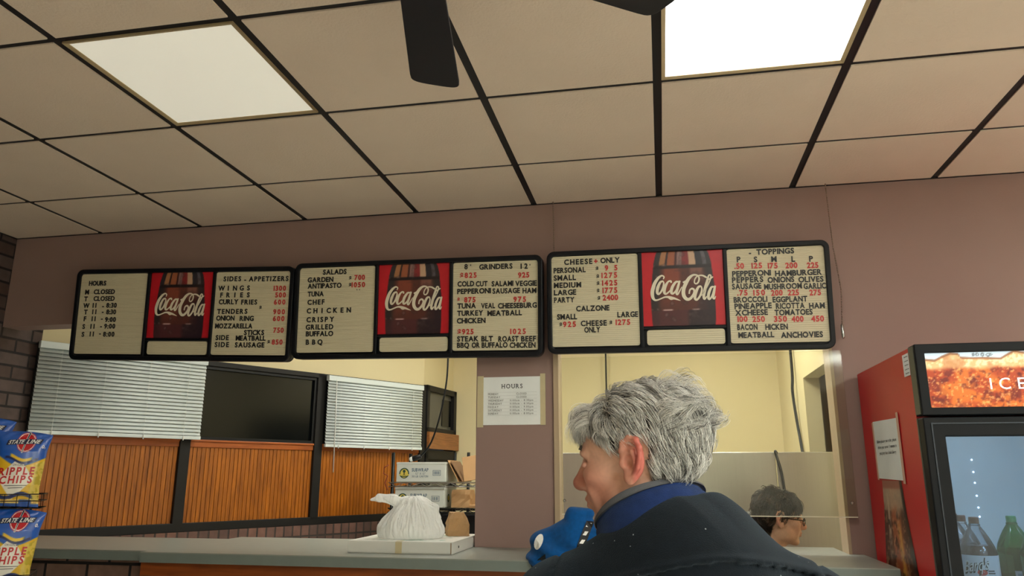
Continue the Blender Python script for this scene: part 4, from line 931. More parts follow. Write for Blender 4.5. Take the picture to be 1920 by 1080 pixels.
# bottle picture on the red side
def side_bottle():
    cv = Canvas(46, 120, C8(84, 46, 32)); u, v = cv.u, cv.v; n = fbm(u*9, v*26); n2 = fbm(u*20, v*60, 3)
    cv.over(C8(190, 104, 66), sstep(.25, .4, u)*(1-sstep(.62, .8, u))); cv.over(C8(236, 176, 84), sstep(.5, .58, u+.15*(n-.5))*(1-sstep(.62, .7, u))*sstep(.15, .4, v)*(1-sstep(.75, .85, v)))
    cv.over(C8(236, 214, 190), (1-sstep(.02, .08, np.abs(u-.22)))*sstep(.5, .8, v)*.8); cv.over(C8(40, 26, 22), sstep(.55, .7, n)*.7); cv.over(C8(226, 180, 136), sstep(.56, .7, n2)*.6)
    cv.over(C8(210, 186, 160), sstep(.86, .93, v+.06*n)*.85); cv.over(C8(176, 110, 90), sstep(.955, .97, v)); cv.over(C8(34, 24, 24), sstep(.84, .95, u)*.9)
    for k in range(4): cv.over(C8(60, 34, 28), (1-sstep(.01, .04, np.abs(u-.3-.13*k)))*(1-sstep(.3, .5, v))*.7)
    return cv
def sb(u, v):
    # across the side panel: y runs from the wall towards the room
    zt, zb = ZC-.020, .62; z = zb+v*(zt-zb); t = (zt-z)
    near = np.interp(t, [0, .1, .3, .6, .9], [.315, .300, .245, .16, .14]); far = np.interp(t, [0, .1, .3, .6, .9], [.565, .575, .63, .72, .73])
    return np.stack([np.full_like(u, -.0012), far+(near-far)*u, z], -1)
side_bottle().mesh('side_bottle_picture', 1, 1, M['print'], ck, fn=sb)
nn = empty('taped_notice', (FX-.001, FY+.435, ZC+.092), 0, 'small white notice taped to the red side of the cooler', 'notice')
q = MB(); q.T = Matrix.Rotation(.02, 4, 'X'); q.box(-.0022, -.0012, -.16, .165, -.108, .112); q.build('sheet', M['paper'], nn)
q = MB(); q.box(-.0032, -.002, -.178, -.155, -.122, .128); q.build('tape_strip', mat('pinkish tape', (214, 170, 150), .5), nn)
q = MB(); q.box(-.0032, -.002, .158, .176, -.110, .112); q.build('tape_strip', bpy.data.materials['pinkish tape'], nn)
for i, tx in enumerate(('Before placing your order, please', 'inform your server if someone in', 'your party has a food allergy')):
    L_ = (.255, .245, .22)[i]; k = len(tx); wds = []; x = -L_/2
    for wd in tx.split(' '): d = L_*len(wd)/k; wds.append((wd, x, x+d, .035-i*.022)); x += d+L_/k
    V, F = lay_text(wds, .0115, bold=.02); P = [(-.0030, -a+.0, z) for a, z in V]; raw_mesh('print_line', P, F, M['ink'], nn)
stt = empty('sticker', (FX-.001, FY+.095, FH-.045), 0, 'small white barcode sticker at the top of the red cooler side', 'sticker')
MB().box(-.0015, -.0002, -.028, .035, -.045, .03).build('label', M['paper'], stt)
q = MB()
for r in range(5):
    z = .018-r*.014
    for k in range(5): q.box(-.0022, -.001, -.022+k*.0085, -.022+k*.0085+.002+.002*((k*7+r*3) % 2), z, z+.004-.001*(r % 2))
q.build('barcode', M['ink'], stt)

# bottles in the cooler
M['cleargl'] = mat_glass('clear bottle plastic', (236, 240, 244), .06, .05, .04); M['greengl'] = mat_glass('green bottle plastic', (70, 168, 92), .06, .05, .18)
M['rootbeer'] = mat('root beer', (44, 16, 10), .15, col2=(60, 24, 14)); M['gingerale'] = mat('amber green drink', (92, 74, 30), .15, col2=(110, 92, 44))
M['browncap'] = mat('brown cap', (84, 50, 40), .5); M['greencap'] = mat('green cap', (24, 116, 70), .5); M['tealcap'] = mat('teal cap', (30, 140, 116), .5); M['labelwhite'] = mat('silver white label', (206, 214, 224), .3, var=.04)
SCALE_B = 1.0
OUT = [(.03, 0), (.052, .006), (.055, .02), (.055, .10), (.0555, .155), (.0555, .192), (.050, .215), (.039, .240), (.027, .262), (.0165, .278), (.0145, .285), (.0145, .293)]
def bottle_proto(kind):
    root = empty('soda_bottle', (0, 0, 0)); g = kind != 'root'
    MB().lathe(OUT, n=28).build('bottle_wall', M['greengl' if g else 'cleargl'], root, smooth=True)
    lv = .218 if not g else .205; ins = [(max(r-.0015, .002), z+.002) for r, z in OUT if z < lv]+[(np.interp(lv, [z for _, z in OUT], [r for r, _ in OUT])-.0015, lv)]
    MB().lathe(ins, n=28).build('drink', M['gingerale' if g else 'rootbeer'], root, smooth=True)
    c = MB(); n = 30; c.lathe([(.0148, .286), (.0152, .287), (.0152, .303), (.0135, .306)], n=n)
    c.build('cap', M['greencap' if kind == 'green' else 'tealcap' if g else 'browncap'], root); MB().lathe([(.0165, .279), (.0175, .281), (.0165, .2845)], n=20).build('neck_ring', M['greengl' if g else 'cleargl'], root, smooth=True)
    if not g:
        lb = MB(); n = 40; z0, z1 = .118, .190; vs = [(.0562*math.cos(2*math.pi*k/n), .0562*math.sin(2*math.pi*k/n), z) for z in (z0, z1) for k in range(n)]
        lb.add(vs, [(k, (k+1) % n, n+(k+1) % n, n+k) for k in range(n)]); lo = lb.build('label_band', M['labelwhite'], root, smooth=True)
        ROT = -math.pi/2-.42
        wrap = lambda off: (lambda x, z: ((.0562+off)*math.cos(ROT+x/.0562), (.0562+off)*math.sin(ROT+x/.0562), z))
        sl = lambda V: [(x+.22*(z-.155), z+.18*x) for x, z in V]
        for off, bold, m in ((.0008, .13, 'black'), (.0016, .0, 'white')):
            V, F = lay_text([('Barq\'s', -.040, .030, .162)], .036, bold=bold, cond=.9); w_ = wrap(off); raw_mesh('brand_lettering', [w_(x, z) for x, z in sl(V)], F, M[m], lo)
        w_ = wrap(.0009); raw_mesh('red_badge', [w_(.0*1+.010+.014*math.cos(2*math.pi*k/20), .139+.009*math.sin(2*math.pi*k/20)) for k in range(20)], [list(range(20))], M['redletter'], lo)
        for z, a, b_ in ((.144, .026, .046), (.137, .026, .048), (.128, .026, .05)):
            V = [w_(x, zz) for zz in (z-.002, z+.002) for x in np.linspace(a, b_, 5)]; raw_mesh('small_print', V, [(i, i+1, 6+i, 5+i) for i in range(4)], M['ink'], lo)
    else:
        lb = MB(); n = 12; a0 = -math.pi/2-.55; vs = [(.0562*math.cos(a0+.75*k/n), .0562*math.sin(a0+.75*k/n), z) for z in (.095, .135) for k in range(n+1)]
        lb.add(vs, [(k, k+1, n+2+k, n+1+k) for k in range(n)]); lo = lb.build('label_patch', M['labelwhite'], root, smooth=True)
        vs = [(.0566*math.cos(a0+.12+.5*k/n), .0566*math.sin(a0+.12+.5*k/n), z) for z in (.104, .127) for k in range(n+1)]
        q = MB().add(vs, [(k, k+1, n+2+k, n+1+k) for k in range(n)]); q.build('label_print', mat('pale blue label print', (150, 176, 196), .4), lo)
    return root
def copy_tree(o, parent=None):
    c = o.copy(); COL.objects.link(c)
    if parent is not None: c.parent = parent
    for ch in [q for q in bpy.data.objects if q.parent == o]: copy_tree(ch, c)
    return c
bz = sz_[0]+.0005
def place(src, first, x, y, rz, label, group):
    o = src if first else copy_tree(src); o.location = (x, y, bz); o.rotation_euler = (0, 0, rz); tag(o, label, 'soda bottle', group); return o
rb = bottle_proto('root'); gb = bottle_proto('green'); tb = bottle_proto('teal')
place(rb, True, .955, -.665, 0, 'front brown capped soda bottle with white script label, in the cooler', 'brown capped soda bottles in the cooler')
place(rb, False, .957, -.545, .3, 'second brown capped soda bottle, right behind the front one', 'brown capped soda bottles in the cooler')
place(rb, False, .975, -.415, -.2, 'third brown capped soda bottle, half hidden by the black door frame', 'brown capped soda bottles in the cooler')
place(gb, True, 1.108, -.560, 0, 'green soda bottle with dark green cap, left of the two green ones', 'green soda bottles in the cooler')
place(tb, True, 1.128, -.685, 0, 'green soda bottle with teal cap at the right picture edge', 'green soda bottles in the cooler')

# ---------------------------------------------------------------- chip rack
RKX, RKY, RKA = -2.468, -.93, .62
rk = empty('chip_rack', (RKX, RKY, 0), RKA, 'black wire snack rack holding the chip bags at the left edge', 'snack rack')
fr = MB()
for x in (-.20, .05): fr.tube([(x, .04, 0), (x, .04, 1.50)], .005, 8); fr.tube([(x, .16, .02), (x, -.18, .02)], .006, 8)
fr.tube([(-.20, .04, 1.50), (.05, .04, 1.50)], .005, 8); fr.tube([(-.20, .04, .02), (.05, .04, .02)], .006, 8)
fr.build('stand', M['blackmetal'], rk, smooth=True)
RZ = [ZC-.122, ZC-.405, .62, .25]
for z in RZ:
    m = MB(); X0, X1, Y0, Y1 = -.21, .100, -.135, .035
    for q in (z, z+.026, z+.05): m.tube([(X0, Y0, q), (X1, Y0, q), (X1, Y1, q), (X0, Y1, q)], .0018, 6, closed=True)
    for k in range(9): x = X0+(X1-X0)*k/8; m.tube([(x, Y0, z+.05), (x, Y0, z), (x, Y1, z)], .0014, 5)
    for k in range(5): y = Y0+(Y1-Y0)*k/4; m.tube([(X0, y, z+.05), (X0, y, z), (X1, y, z), (X1, y, z+.05)], .0014, 5)
    m.build('wire_basket', M['blackmetal'], rk, smooth=True)
BGW, BGH = .178, .275
def bagpt(u, v, side=-1, off=0.0):
    u = np.asarray(u, float); v = np.asarray(v, float)
    prof = np.clip(1-(2*u-1)**2, 0, 1)**.55*np.clip(np.minimum(v, 1-v)*2/.55, 0, 1)**.6
    wr = .004*np.sin(u*23+5*np.sin(v*9))*np.clip(1-np.abs(v-.97)/.07, 0, 1)+.003*np.sin(u*31+2)*np.clip(1-v/.14, 0, 1)+.0020*np.sin(v*37+u*14)*np.clip(.5-prof, 0, 1)
    waist = 1-.10*np.clip(np.minimum(v, 1-v)*4, 0, 1)
    x = (u-.5)*BGW*waist; y = side*(.036*prof+np.clip(wr, -.003, .005)*np.clip(prof*3, 0, 1)+off+.0006); z = v*BGH-.02*(2*u-1)**2*sstep(.8, 1, v)*.4
    return np.stack([x, y, z], -1)
def bag_picture():
    cv = Canvas(100, 130, C8(34, 92, 190)); u, v = cv.u, cv.v; n = fbm(u*6, v*8); n2 = fbm(u*18, v*22, 3)
    e = .62-.10*np.sin((u-.1)*3.6)+.05*np.abs(u-.5); cv.over(C8(226, 182, 40), 1-sstep(e-.012, e+.012, v))
    d = np.abs(u-.5)*.86+np.abs(v-.36)*1.15; cv.over(C8(236, 232, 222), 1-sstep(.31, .325, d))
    cv.over(C8(222, 196, 86), (1-sstep(e-.05, e-.02, v))*sstep(.80, .86, u+.1*(n-.5))); cv.over(C8(190, 170, 60), (1-sstep(e-.05, e-.02, v))*sstep(.84, .9, u)*sstep(.48, .6, n2))
    k = .60+.035*np.sin(u*9-.6); cv.over(C8(24, 40, 96), (1-sstep(.012, .022, np.abs(v-k)))*sstep(.18, .24, u)*(1-sstep(.84, .9, u)))
    k2 = k+.035; cv.over(C8(230, 190, 50), (1-sstep(.016, .024, np.abs(v-k2)))*sstep(.28, .34, u)*(1-sstep(.7, .78, u)))
    k3 = .135+.03*np.sin(u*10+1); cv.over(C8(26, 44, 104), (1-sstep(.02, .03, np.abs(v-k3)))*sstep(.1, .16, u)*(1-sstep(.84, .9, u)))
    cv.over(C8(222, 178, 84), (1-sstep(.07, .10, v+.02*(n-.5)))*.9); cv.over(C8(250, 220, 130), (1-sstep(.08, .1, v))*sstep(.5, .64, n2)); cv.over(C8(40, 90, 180), (1-sstep(.03, .05, v))); cv.over(C8(40, 90, 180), (1-sstep(.08, .1, v))*sstep(.62, .66, u)*(1-sstep(.84, .88, u)))
    dd = np.sqrt(((u-.56)*.205)**2+((v-.845)*.272)**2); ci = 1-sstep(.0375, .0385, dd); cv.over(C8(196, 34, 44), ci); cv.over(C8(240, 240, 240), (1-sstep(.0008, .0016, np.abs(dd-.034))))
    return cv
M['bagprint'] = mat_attr('glossy printed chip bag', .22, .6, coat=.4)
M['navy'] = mat('navy print', (26, 34, 70), .4); M['redprint'] = mat('red bag print', (190, 30, 36), .35); M['whiteprint'] = mat('white bag print', (238, 238, 236), .35)
BAGCV = bag_picture()
def chip_bag():
    root = empty('chip_bag', (0, 0, 0))
    fb = BAGCV.mesh('front_film', 1, 1, M['bagprint'], root, fn=lambda u, v: bagpt(u, v, -1))
    bk = Canvas(50, 60, C8(34, 92, 190)); bk.mesh('back_film', 1, 1, M['bagprint'], root, fn=lambda u, v: bagpt(1-u, v, 1)[:, ::1])
    def on(off): return lambda x, z: tuple(bagpt(x, z, -1, off).tolist())
    def txt(words, cap, m, off=.0012, bold=.02, cond=.92, serif=False, sk=0.0, rot=0.0):
        V, F = lay_text(words, cap, bold=bold, cond=cond*BGH/BGW, serif=serif); f = on(off); cx = (words[0][1]+words[-1][2])/2; cz = words[0][3]
        return raw_mesh('bag_lettering', [f(x+sk*(z-cz), z+rot*(x-cx)) for x, z in V], F, M[m], fb)
    txt([('RIPPLE', .15, .85, .455)], .098, 'redprint', bold=.03, serif=True, rot=.05); txt([('CHIPS', .20, .84, .345)], .098, 'redprint', bold=.03, serif=True, rot=.05)
    txt([('ORIGINAL', .40, .68, .535)], .026, 'navy', bold=.01)
    def quad(pts, m, off):
        f = on(off); nu, nv = 14, 8; P = []; A, B, C_, D = (np.array(p) for p in pts)
        for j in range(nv+1):
            for i in range(nu+1):
                s, t = i/nu, j/nv; p = (A*(1-s)+B*s)*(1-t)+(D*(1-s)+C_*s)*t; P.append(f(p[0], p[1]))
        raw_mesh('bag_logo', P, [(j*(nu+1)+i, j*(nu+1)+i+1, (j+1)*(nu+1)+i+1, (j+1)*(nu+1)+i) for j in range(nv) for i in range(nu)], M[m], fb)
    quad([(.505, .695), (.535, .695), (.60, .99), (.56, .99)], 'whiteprint', .0006); quad([(.515, .70), (.528, .70), (.592, .985), (.567, .985)], 'navy', .0008)
    quad([(.17, .792), (.84, .834), (.87, .908), (.20, .866)], 'navy', .0012)
    txt([('STATE', .225, .515, .852), ('LINE', .575, .82, .852)], .058, 'whiteprint', .0020, bold=.03, sk=.5, rot=.062)
    txt([('0', .885, .925, .80)], .045, 'whiteprint', bold=.03); txt([('g', .93, .955, .79)], .02, 'whiteprint', bold=.01)
    for z, a, b_ in ((.258, .32, .76), (.228, .40, .68)):
        quad([(a, z-.004), (b_, z+.012), (b_, z+.020), (a, z+.004)], 'ink', .0008)
    return root
bg = chip_bag()
def put_bag(first, x, y, z, rx, ry, rz, label):
    o = bg if first else copy_tree(bg); o.location = (x, y, z); o.rotation_euler = (rx, ry, rz); tag(o, label, 'chip bag', 'blue and yellow chip bags on the rack'); return o
def rkw(x, y): c, s_ = math.cos(RKA), math.sin(RKA); return RKX+x*c-y*s_, RKY+x*s_+y*c
for i, (x, y, z, rx, ry, rz, l) in enumerate(((.0, -.093, RZ[0]+.006, -.08, .05, RKA-.02, 'upper blue and yellow bag of ripple chips in the wire rack'), (.005, -.085, RZ[1]+.006, -.07, .09, RKA+.04, 'lower blue and yellow bag of ripple chips in the wire rack'),
        (-.150, -.018, RZ[0]+.062, -.06, .10, RKA, 'blue chip bag behind the upper one, only its top corner showing'))):
    a, b = rkw(x, y); put_bag(i == 0, a, b, z, rx, ry, rz, l)

# ---------------------------------------------------------------- people
def head_prims(F, o, R, s=1.0, old=True, far=False):
    """skull, face, ears and neck top; o centre between the ears, R rows = forward, left, up"""
    R = np.array(R, float); o = np.array(o, float)
    W = lambda p: o+s*(p[0]*R[0]+p[1]*R[1]+p[2]*R[2])
    E = lambda c, r, k=.012, op='u', rot=None: F.ell(W(c), np.array(r)*s, k*s, op, R if rot is None else np.array(rot) @ R)
    Cp = lambda a, b, ra, rb=None, k=.008, op='u': F.cap(W(a), W(b), ra*s, (ra if rb is None else rb)*s, k*s, op)
    E((-.018, 0, .042), (.100, .077, .086), .01); E((.040, 0, .030), (.056, .064, .070), .02); E((.046, 0, -.030), (.046, .054, .075), .02)
    E((.028, 0, -.070), (.056, .050, .036), .02); E((.078, 0, -.094), (.020, .022, .018), .018)
    for q in (1, -1):
        E((.014, .050*q, -.060), (.034, .016, .032), .02); E((.064, .040*q, -.014), (.026, .022, .020), .016)
        E((.080, .026*q, .026), (.015, .026, .011), .014); E((.094, .031*q, .006), (.014, .016, .011), .012, 's')
        E((.078, .031*q, .006), (.0135, .0135, .0125), .003); Cp((.0895, .018*q, .009), (.0865, .045*q, .0055), .0052, .004, .003)   # eye and lid
        Cp((.088, .020*q, -.006), (.085, .044*q, -.006), .0045, .0035, .006)
        E((.104, .011*q, -.027), (.012, .008, .0085), .006); E((.107, .0075*q, -.0345), (.006, .0035, .003), .003, 's')
        Cp((.080, .040*q, -.036), (.074, .030*q, -.068), .007, .006, .014)                                                       # cheek fold
    Cp((.092, 0, .018), (.113, 0, -.019), .0085, .0125, .012); E((.114, 0, -.022), (.013, .0125, .011), .008)
    E((.086, 0, -.050), (.017, .026, .022), .012); Cp((.099, .014, -.051), (.099, -.014, -.051), .0058, None, .004); Cp((.097, .013, -.0615), (.097, -.013, -.0615), .0062, None, .004)
    Cp((.104, .018, -.0563), (.104, -.018, -.0563), .0016, None, .004, 's'); Cp((.083, .022, -.056), (.088, .026, -.058), .003, None, .006, 's')
    for q in (1, -1):                                                                                                            # ears
        P = lambda f, u, n: (f-.010-.18*u*0-.22*(u)*1.0*.9, (.0795+n+.16*(-f)*1.0+.02*u)*q, u)
        E(P(-.003, .004, .003), (.021, .0075, .035), .006); E(P(-.003, .018, .004), (.017, .0065, .022), .005)
        rim = [P(.010, .006, .005), P(.015, .018, .009), P(.012, .030, .012), P(.000, .036, .013), P(-.013, .031, .014), P(-.0195, .018, .015), P(-.0205, .002, .014), P(-.017, -.013, .012), P(-.009, -.025, .009)]
        F.poly([W(p) for p in rim], [x*s for x in (.0026, .0038, .0046, .005, .0048, .0046, .0044, .0042, .004)], .004*s)
        F.poly([W(p) for p in (P(.004, .020, .009), P(-.006, .014, .011), P(-.010, .002, .011), P(-.007, -.010, .010))], [x*s for x in (.003, .0038, .0038, .003)], .004*s)
        E(P(-.002, -.027, .006), (.0105, .0062, .0115), .006)
        E(P(.001, -.002, .013), (.0088, .0135, .0120), .004, 's'); E(P(.004, .023, .0135), (.006, .0045, .005), .005, 's'); E(P(-.014, .016, .012), (.0028, .004, .012), .003, 's')
        E(P(.0135, -.003, .007), (.0048, .0052, .0062), .004)
def skin_cols(L, base=(206, 158, 134), hair=(104, 98, 94), hairline=None, seed=0, red=1.0):
    """L: points in head coordinates"""
    f, l, u = L.T; al = np.abs(l); n = .5*np.sin(f*310+7*np.sin(u*140))+.5*np.sin(u*260+l*190+5*np.sin(f*170))
    c = np.tile(np.array(base, float)/255, (len(L), 1))*(1+.018*n[:, None]); R_ = np.array(C8(196, 98, 86)); mix = lambda col, m: c*(1-m[:, None])+np.array(col)*m[:, None]
    g = lambda a, b, d, r: np.exp(-(((f-a)**2+(al-b)**2+(u-d)**2)/r**2))
    c = mix(R_, .75*red*g(.115, .0, -.022, .022)); c = mix(R_, .38*red*g(.075, .045, -.022, .03)); c = mix(R_, .20*red*g(.05, .05, -.06, .035))
    ear = sstep(.076, .084, al)*sstep(-.05, -.03, u); c = mix(C8(206, 126, 110), ear*.5*red); c = mix(C8(184, 74, 70), ear*red*.55*sstep(-.014, -.026, f+.2*u))
    c = mix(C8(170, 92, 86), (g(.102, .008, -.056, .012))*.8); c = mix(C8(120, 84, 70), g(.100, .008, -.0563, .004)*.6)
    c = mix(C8(146, 98, 84), .62*g(.088, .031, .006, .015))
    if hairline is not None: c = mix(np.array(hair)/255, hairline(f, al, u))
    return np.where(c <= .04045, c/12.92, ((np.clip(c, 0, 1)+.055)/1.055)**2.4)
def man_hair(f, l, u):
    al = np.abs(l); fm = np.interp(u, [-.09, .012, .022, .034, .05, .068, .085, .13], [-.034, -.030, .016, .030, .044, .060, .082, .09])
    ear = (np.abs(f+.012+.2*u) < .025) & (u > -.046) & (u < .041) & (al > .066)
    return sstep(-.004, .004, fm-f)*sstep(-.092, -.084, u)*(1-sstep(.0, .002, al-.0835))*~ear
def strands(name, parent, root_pts, root_nrm, toW, skull, comb, n, clumps, cols, length, r0, m, seed, steps=9, out=.010, messy=.35):
    """hair as thin tapered strands growing from the scalp, gathered in locks"""
    r = np.random.default_rng(seed); N = len(root_pts); ci = r.integers(0, N, clumps); CP = root_pts[ci]
    pick = r.integers(0, N, n); P = root_pts[pick].copy(); NR = root_nrm[pick].copy()
    own = np.concatenate([((P[i:i+1000, None, :]-CP[None])**2).sum(-1).argmin(1) for i in range(0, n, 1000)])
    cr = r.normal(size=(clumps, 3)); cl = r.uniform(.65, 1.25, clumps); co = r.uniform(.3, 1.5, clumps); csh = r.uniform(0, 1, clumps)
    L = length(P)*cl[own]*r.uniform(.8, 1.15, n); H = out*co[own]*r.uniform(.5, 1.3, n); base = comb(P); D = base+messy*cr[own]+.16*r.normal(size=(n, 3)); pts = [P.copy()]
    cur = P.copy()
    for k in range(steps):
        t = (k+1)/steps; nn = skull(cur)[1]; D2 = comb(cur)*.6+D*.4+.08*r.normal(size=(n, 3)); tan = D2-nn*(D2*nn).sum(-1, keepdims=True); tan /= np.linalg.norm(tan, axis=1, keepdims=True)+1e-9
        lift = float(np.clip(1.1-2.2*t, -.25, 1))
        d = tan+nn*lift*(H/.012)[:, None]; d /= np.linalg.norm(d, axis=1, keepdims=True); cur = cur+d*(L/steps)[:, None]
        dist, nn = skull(cur); low = .003+H*np.sin(min(t, .8)*math.pi/1.3); push = np.maximum(low-dist, 0)
        cur = cur+nn*push[:, None]
        # gather towards the lock's own centre line
        if k > 1:
            cc = np.stack([np.bincount(own, cur[:, a], clumps) for a in range(3)], -1)/np.maximum(np.bincount(own, minlength=clumps), 1)[:, None]
            cur = cur+(cc[own]-cur)*(.10*t)
        pts.append(cur.copy())
    S = np.stack([toW(p) for p in pts], 1); K = steps+1; tg = np.gradient(S, axis=1); tg /= np.linalg.norm(tg, axis=2, keepdims=True)+1e-9
    up = np.array([.3, .2, .93]); x = np.cross(tg, up); x /= np.linalg.norm(x, axis=2, keepdims=True)+1e-9; y = np.cross(x, tg)
    rad = (r0*r.uniform(.7, 1.3, n))[:, None]*(1-.8*np.linspace(0, 1, K)**1.6)[None]; V = []
    for a in (0, 2*math.pi/3, 4*math.pi/3): V.append(S+(x*math.cos(a)+y*math.sin(a))*rad[..., None])
    V = np.stack(V, 2); idx = np.arange(n*K*3).reshape(n, K, 3); Fs = []
    for a in range(3): b = (a+1) % 3; Fs.append(np.stack([idx[:, :-1, a], idx[:, :-1, b], idx[:, 1:, b], idx[:, 1:, a]], -1).reshape(-1, 4))
    cc = cols(P, csh[own], r.random(n)); cc = np.repeat(cc[:, None, :], K*3, 1).reshape(-1, 3); lc = np.where(cc <= .04045, cc/12.92, ((cc+.055)/1.055)**2.4)
    return raw_mesh(name, V.reshape(-1, 3), np.concatenate(Fs), m, parent, True, cols=lc)
def ell_skull(c, r):
    c = np.array(c); r = np.array(r)
    def fn(p):
        q = (p-c)/r; k0 = np.linalg.norm(q, axis=-1); k1 = np.linalg.norm(q/r, axis=-1)+1e-9; g = q/r; return k0*(k0-1)/k1, g/(np.linalg.norm(g, axis=-1, keepdims=True)+1e-9)
    return fn
def mesh_normals(V, Q):
    n = np.zeros_like(V); a = np.cross(V[Q[:, 2]]-V[Q[:, 0]], V[Q[:, 3]]-V[Q[:, 1]])
    for i in range(4): np.add.at(n, Q[:, i], a)
    return n/(np.linalg.norm(n, axis=1, keepdims=True)+1e-9)
def hand(F, wr, d, side, palm, s=1.0):
    """palm, four unequal bent fingers and a thumb; d along the hand, palm = direction the palm faces"""
    wr = np.array(wr, float); d = np.array(d, float)/np.linalg.norm(d); palm = np.array(palm, float); palm -= d*(palm@d); palm /= np.linalg.norm(palm); a = np.cross(d, palm)*side
    for q in (-.028, -.01, .01, .028): F.cap(wr+a*q*.7+d*.01, wr+a*q+d*.082, .014*s, .012*s, .012)
    for q, L in ((-.030, .066), (-.010, .078), (.010, .074), (.029, .058)):
        p0 = wr+a*q+d*.085; p1 = p0+d*L*.45+palm*.008; p2 = p1+d*L*.28+palm*L*.22; p3 = p2+d*L*.10+palm*L*.25
        F.poly([p0, p1, p2, p3], [.0095, .0088, .0082, .007], .003)
    t0 = wr-a*.030+d*.028; t1 = t0-a*.022+d*.030+palm*.012; t2 = t1-a*.004+d*.030+palm*.014; F.poly([t0, t1, t2], [.014, .0115, .009], .008)

M['skin'] = mat_attr('weathered skin', .45, .4, bump=.12, bscale=420, sss=.06); M['hairmat'] = mat_attr('grey hair strands', .42, .4); M['eyemat'] = mat_attr('eye', .15, .5)
def mat_wool(name, col, lint):
    m = mat(name, col, .95, var=.35, scale=60, bump=.5, bscale=700, spec=.15, sheen=.35); nt = m.node_tree; b = nt.nodes['Principled BSDF']; L = nt.links.new
    b.inputs['Sheen Tint'].default_value = rgb(150, 170, 190)
    if lint:
        tc = nt.nodes.new('ShaderNodeTexCoord'); vo = nt.nodes.new('ShaderNodeTexVoronoi'); vo.inputs['Scale'].default_value = 62; L(tc.outputs['Object'], vo.inputs['Vector'])
        lt = nt.nodes.new('ShaderNodeMath'); lt.operation = 'LESS_THAN'; lt.inputs[1].default_value = .075; L(vo.outputs['Distance'], lt.inputs[0])
        sp = nt.nodes.new('ShaderNodeSeparateColor'); L(vo.outputs['Color'], sp.inputs[0]); g = nt.nodes.new('ShaderNodeMath'); g.operation = 'GREATER_THAN'; g.inputs[1].default_value = .72; L(sp.outputs[0], g.inputs[0])
        mu = nt.nodes.new('ShaderNodeMath'); mu.operation = 'MULTIPLY'; L(lt.outputs[0], mu.inputs[0]); L(g.outputs[0], mu.inputs[1])
        mx = nt.nodes.new('ShaderNodeMix'); mx.data_type = 'RGBA'; src = b.inputs['Base Color'].links[0].from_socket; L(src, mx.inputs['A']); mx.inputs['B'].default_value = rgb(176, 184, 188)
        L(mu.outputs[0], mx.inputs['Factor']); L(mx.outputs['Result'], b.inputs['Base Color'])
    return m
M['wool'] = mat_wool('black navy wool', (24, 30, 38), True); M['fleece'] = mat_wool('navy blue fleece', (36, 60, 120), False); M['trim'] = mat('grey collar trim', (96, 98, 104), .8, bump=.3, bscale=500)
M['trouser'] = mat('dark trousers', (40, 42, 50), .9); M['shoe'] = mat('black shoe', (22, 20, 20), .5)

# -- the man: world points are turned into his own frame (origin under the head, x = where the face points)
def unit(v): v = np.array(v, float); return v/np.linalg.norm(v)
MO = np.array([-.080, -2.13, ZC+.021]); HA = math.radians(180-16)
man = empty('person', (MO[0], MO[1], 0), HA, 'grey haired man in black wool jacket seen from behind, face turned left', 'person')
cH, sH = math.cos(HA), math.sin(HA)
def ml(p): x, y = p[0]-MO[0], p[1]-MO[1]; return np.array([x*cH+y*sH, -x*sH+y*cH, p[2]])
pt = math.radians(-7); HR = np.array([[math.cos(pt), 0, math.sin(pt)], [0, 1, 0], [-math.sin(pt), 0, math.cos(pt)]])
HO = np.array([0, 0, MO[2]])
LJ, RJ, NB = ml((-.205, -2.15, ZC-.228)), ml((.165, -2.13, ZC-.232)), ml((.0, -2.12, ZC-.125))
C0 = ml((-.066, -2.115, ZC-.052)); PEL = ml((-.03, -2.02, .93)); CH = ml((-.03, -2.08, ZC-.33))
LE, RE = ml((-.285, -2.08, .96)), ml((.255, -2.05, .96)); LW, RW = ml((-.235, -1.84, .90)), ml((.20, -1.80, .90))
fw = ml((-.03-.17, -2.08+.98, 0))-ml((-.03, -2.08, 0))
F = Field(axis(-.45, .45, .012, -.135, .135, .0017), axis(-.45, .45, .012, -.112, .112, .0017), axis(-.03, MO[2]+.17, .012, MO[2]-.14, MO[2]+.145, .0017))
head_prims(F, HO, HR)
F.cap(HO+HR.T @ np.array([-.012, 0, -.05]), C0+np.array([0, 0, -.05]), .056, .062, .02)
F.cap(C0+np.array([0, 0, -.05]), CH, .06, .11, .03); F.cap(LJ, RJ, .05, None, .05); F.ell(CH, (.13, .13, .2), .05); F.cap(CH, PEL, .12, .125, .05)
Lh, Rh = PEL+np.array(ml((-.13, -2.02, .9))-ml((-.03, -2.02, .9)))*.85+np.array([0, 0, -.04]), PEL+np.array(ml((.07, -2.02, .9))-ml((-.03, -2.02, .9)))*.85+np.array([0, 0, -.04])
for J, E_l, W_, sd in ((LJ, LE, LW, 1), (RJ, RE, RW, -1)):
    F.cap(J, E_l, .048, .038, .03); F.cap(E_l, W_, .038, .028, .02); hand(F, W_, W_-E_l, sd, (0, 0, -1))
for Hh, kx in ((Lh, -.14), (Rh, .08)):
    K = ml((kx, -1.99, .50)); A = ml((kx, -2.03, .09)); F.cap(Hh, K, .085, .055, .03); F.cap(K, A, .055, .038, .02); F.cap(A+np.array([0, 0, -.03]), A+fw/np.linalg.norm(fw)*.15+np.array([0, 0, -.045]), .042, .035, .02)
V, Q = F.mesh(); HL = (V-HO) @ HR.T
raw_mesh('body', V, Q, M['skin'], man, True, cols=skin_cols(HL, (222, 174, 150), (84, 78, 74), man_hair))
hn = mesh_normals(V, Q) @ HR.T; hm = (man_hair(HL[:, 0], HL[:, 1], HL[:, 2]) > .5) & (HL[:, 2] > -.09); rp, rn = HL[hm], hn[hm]
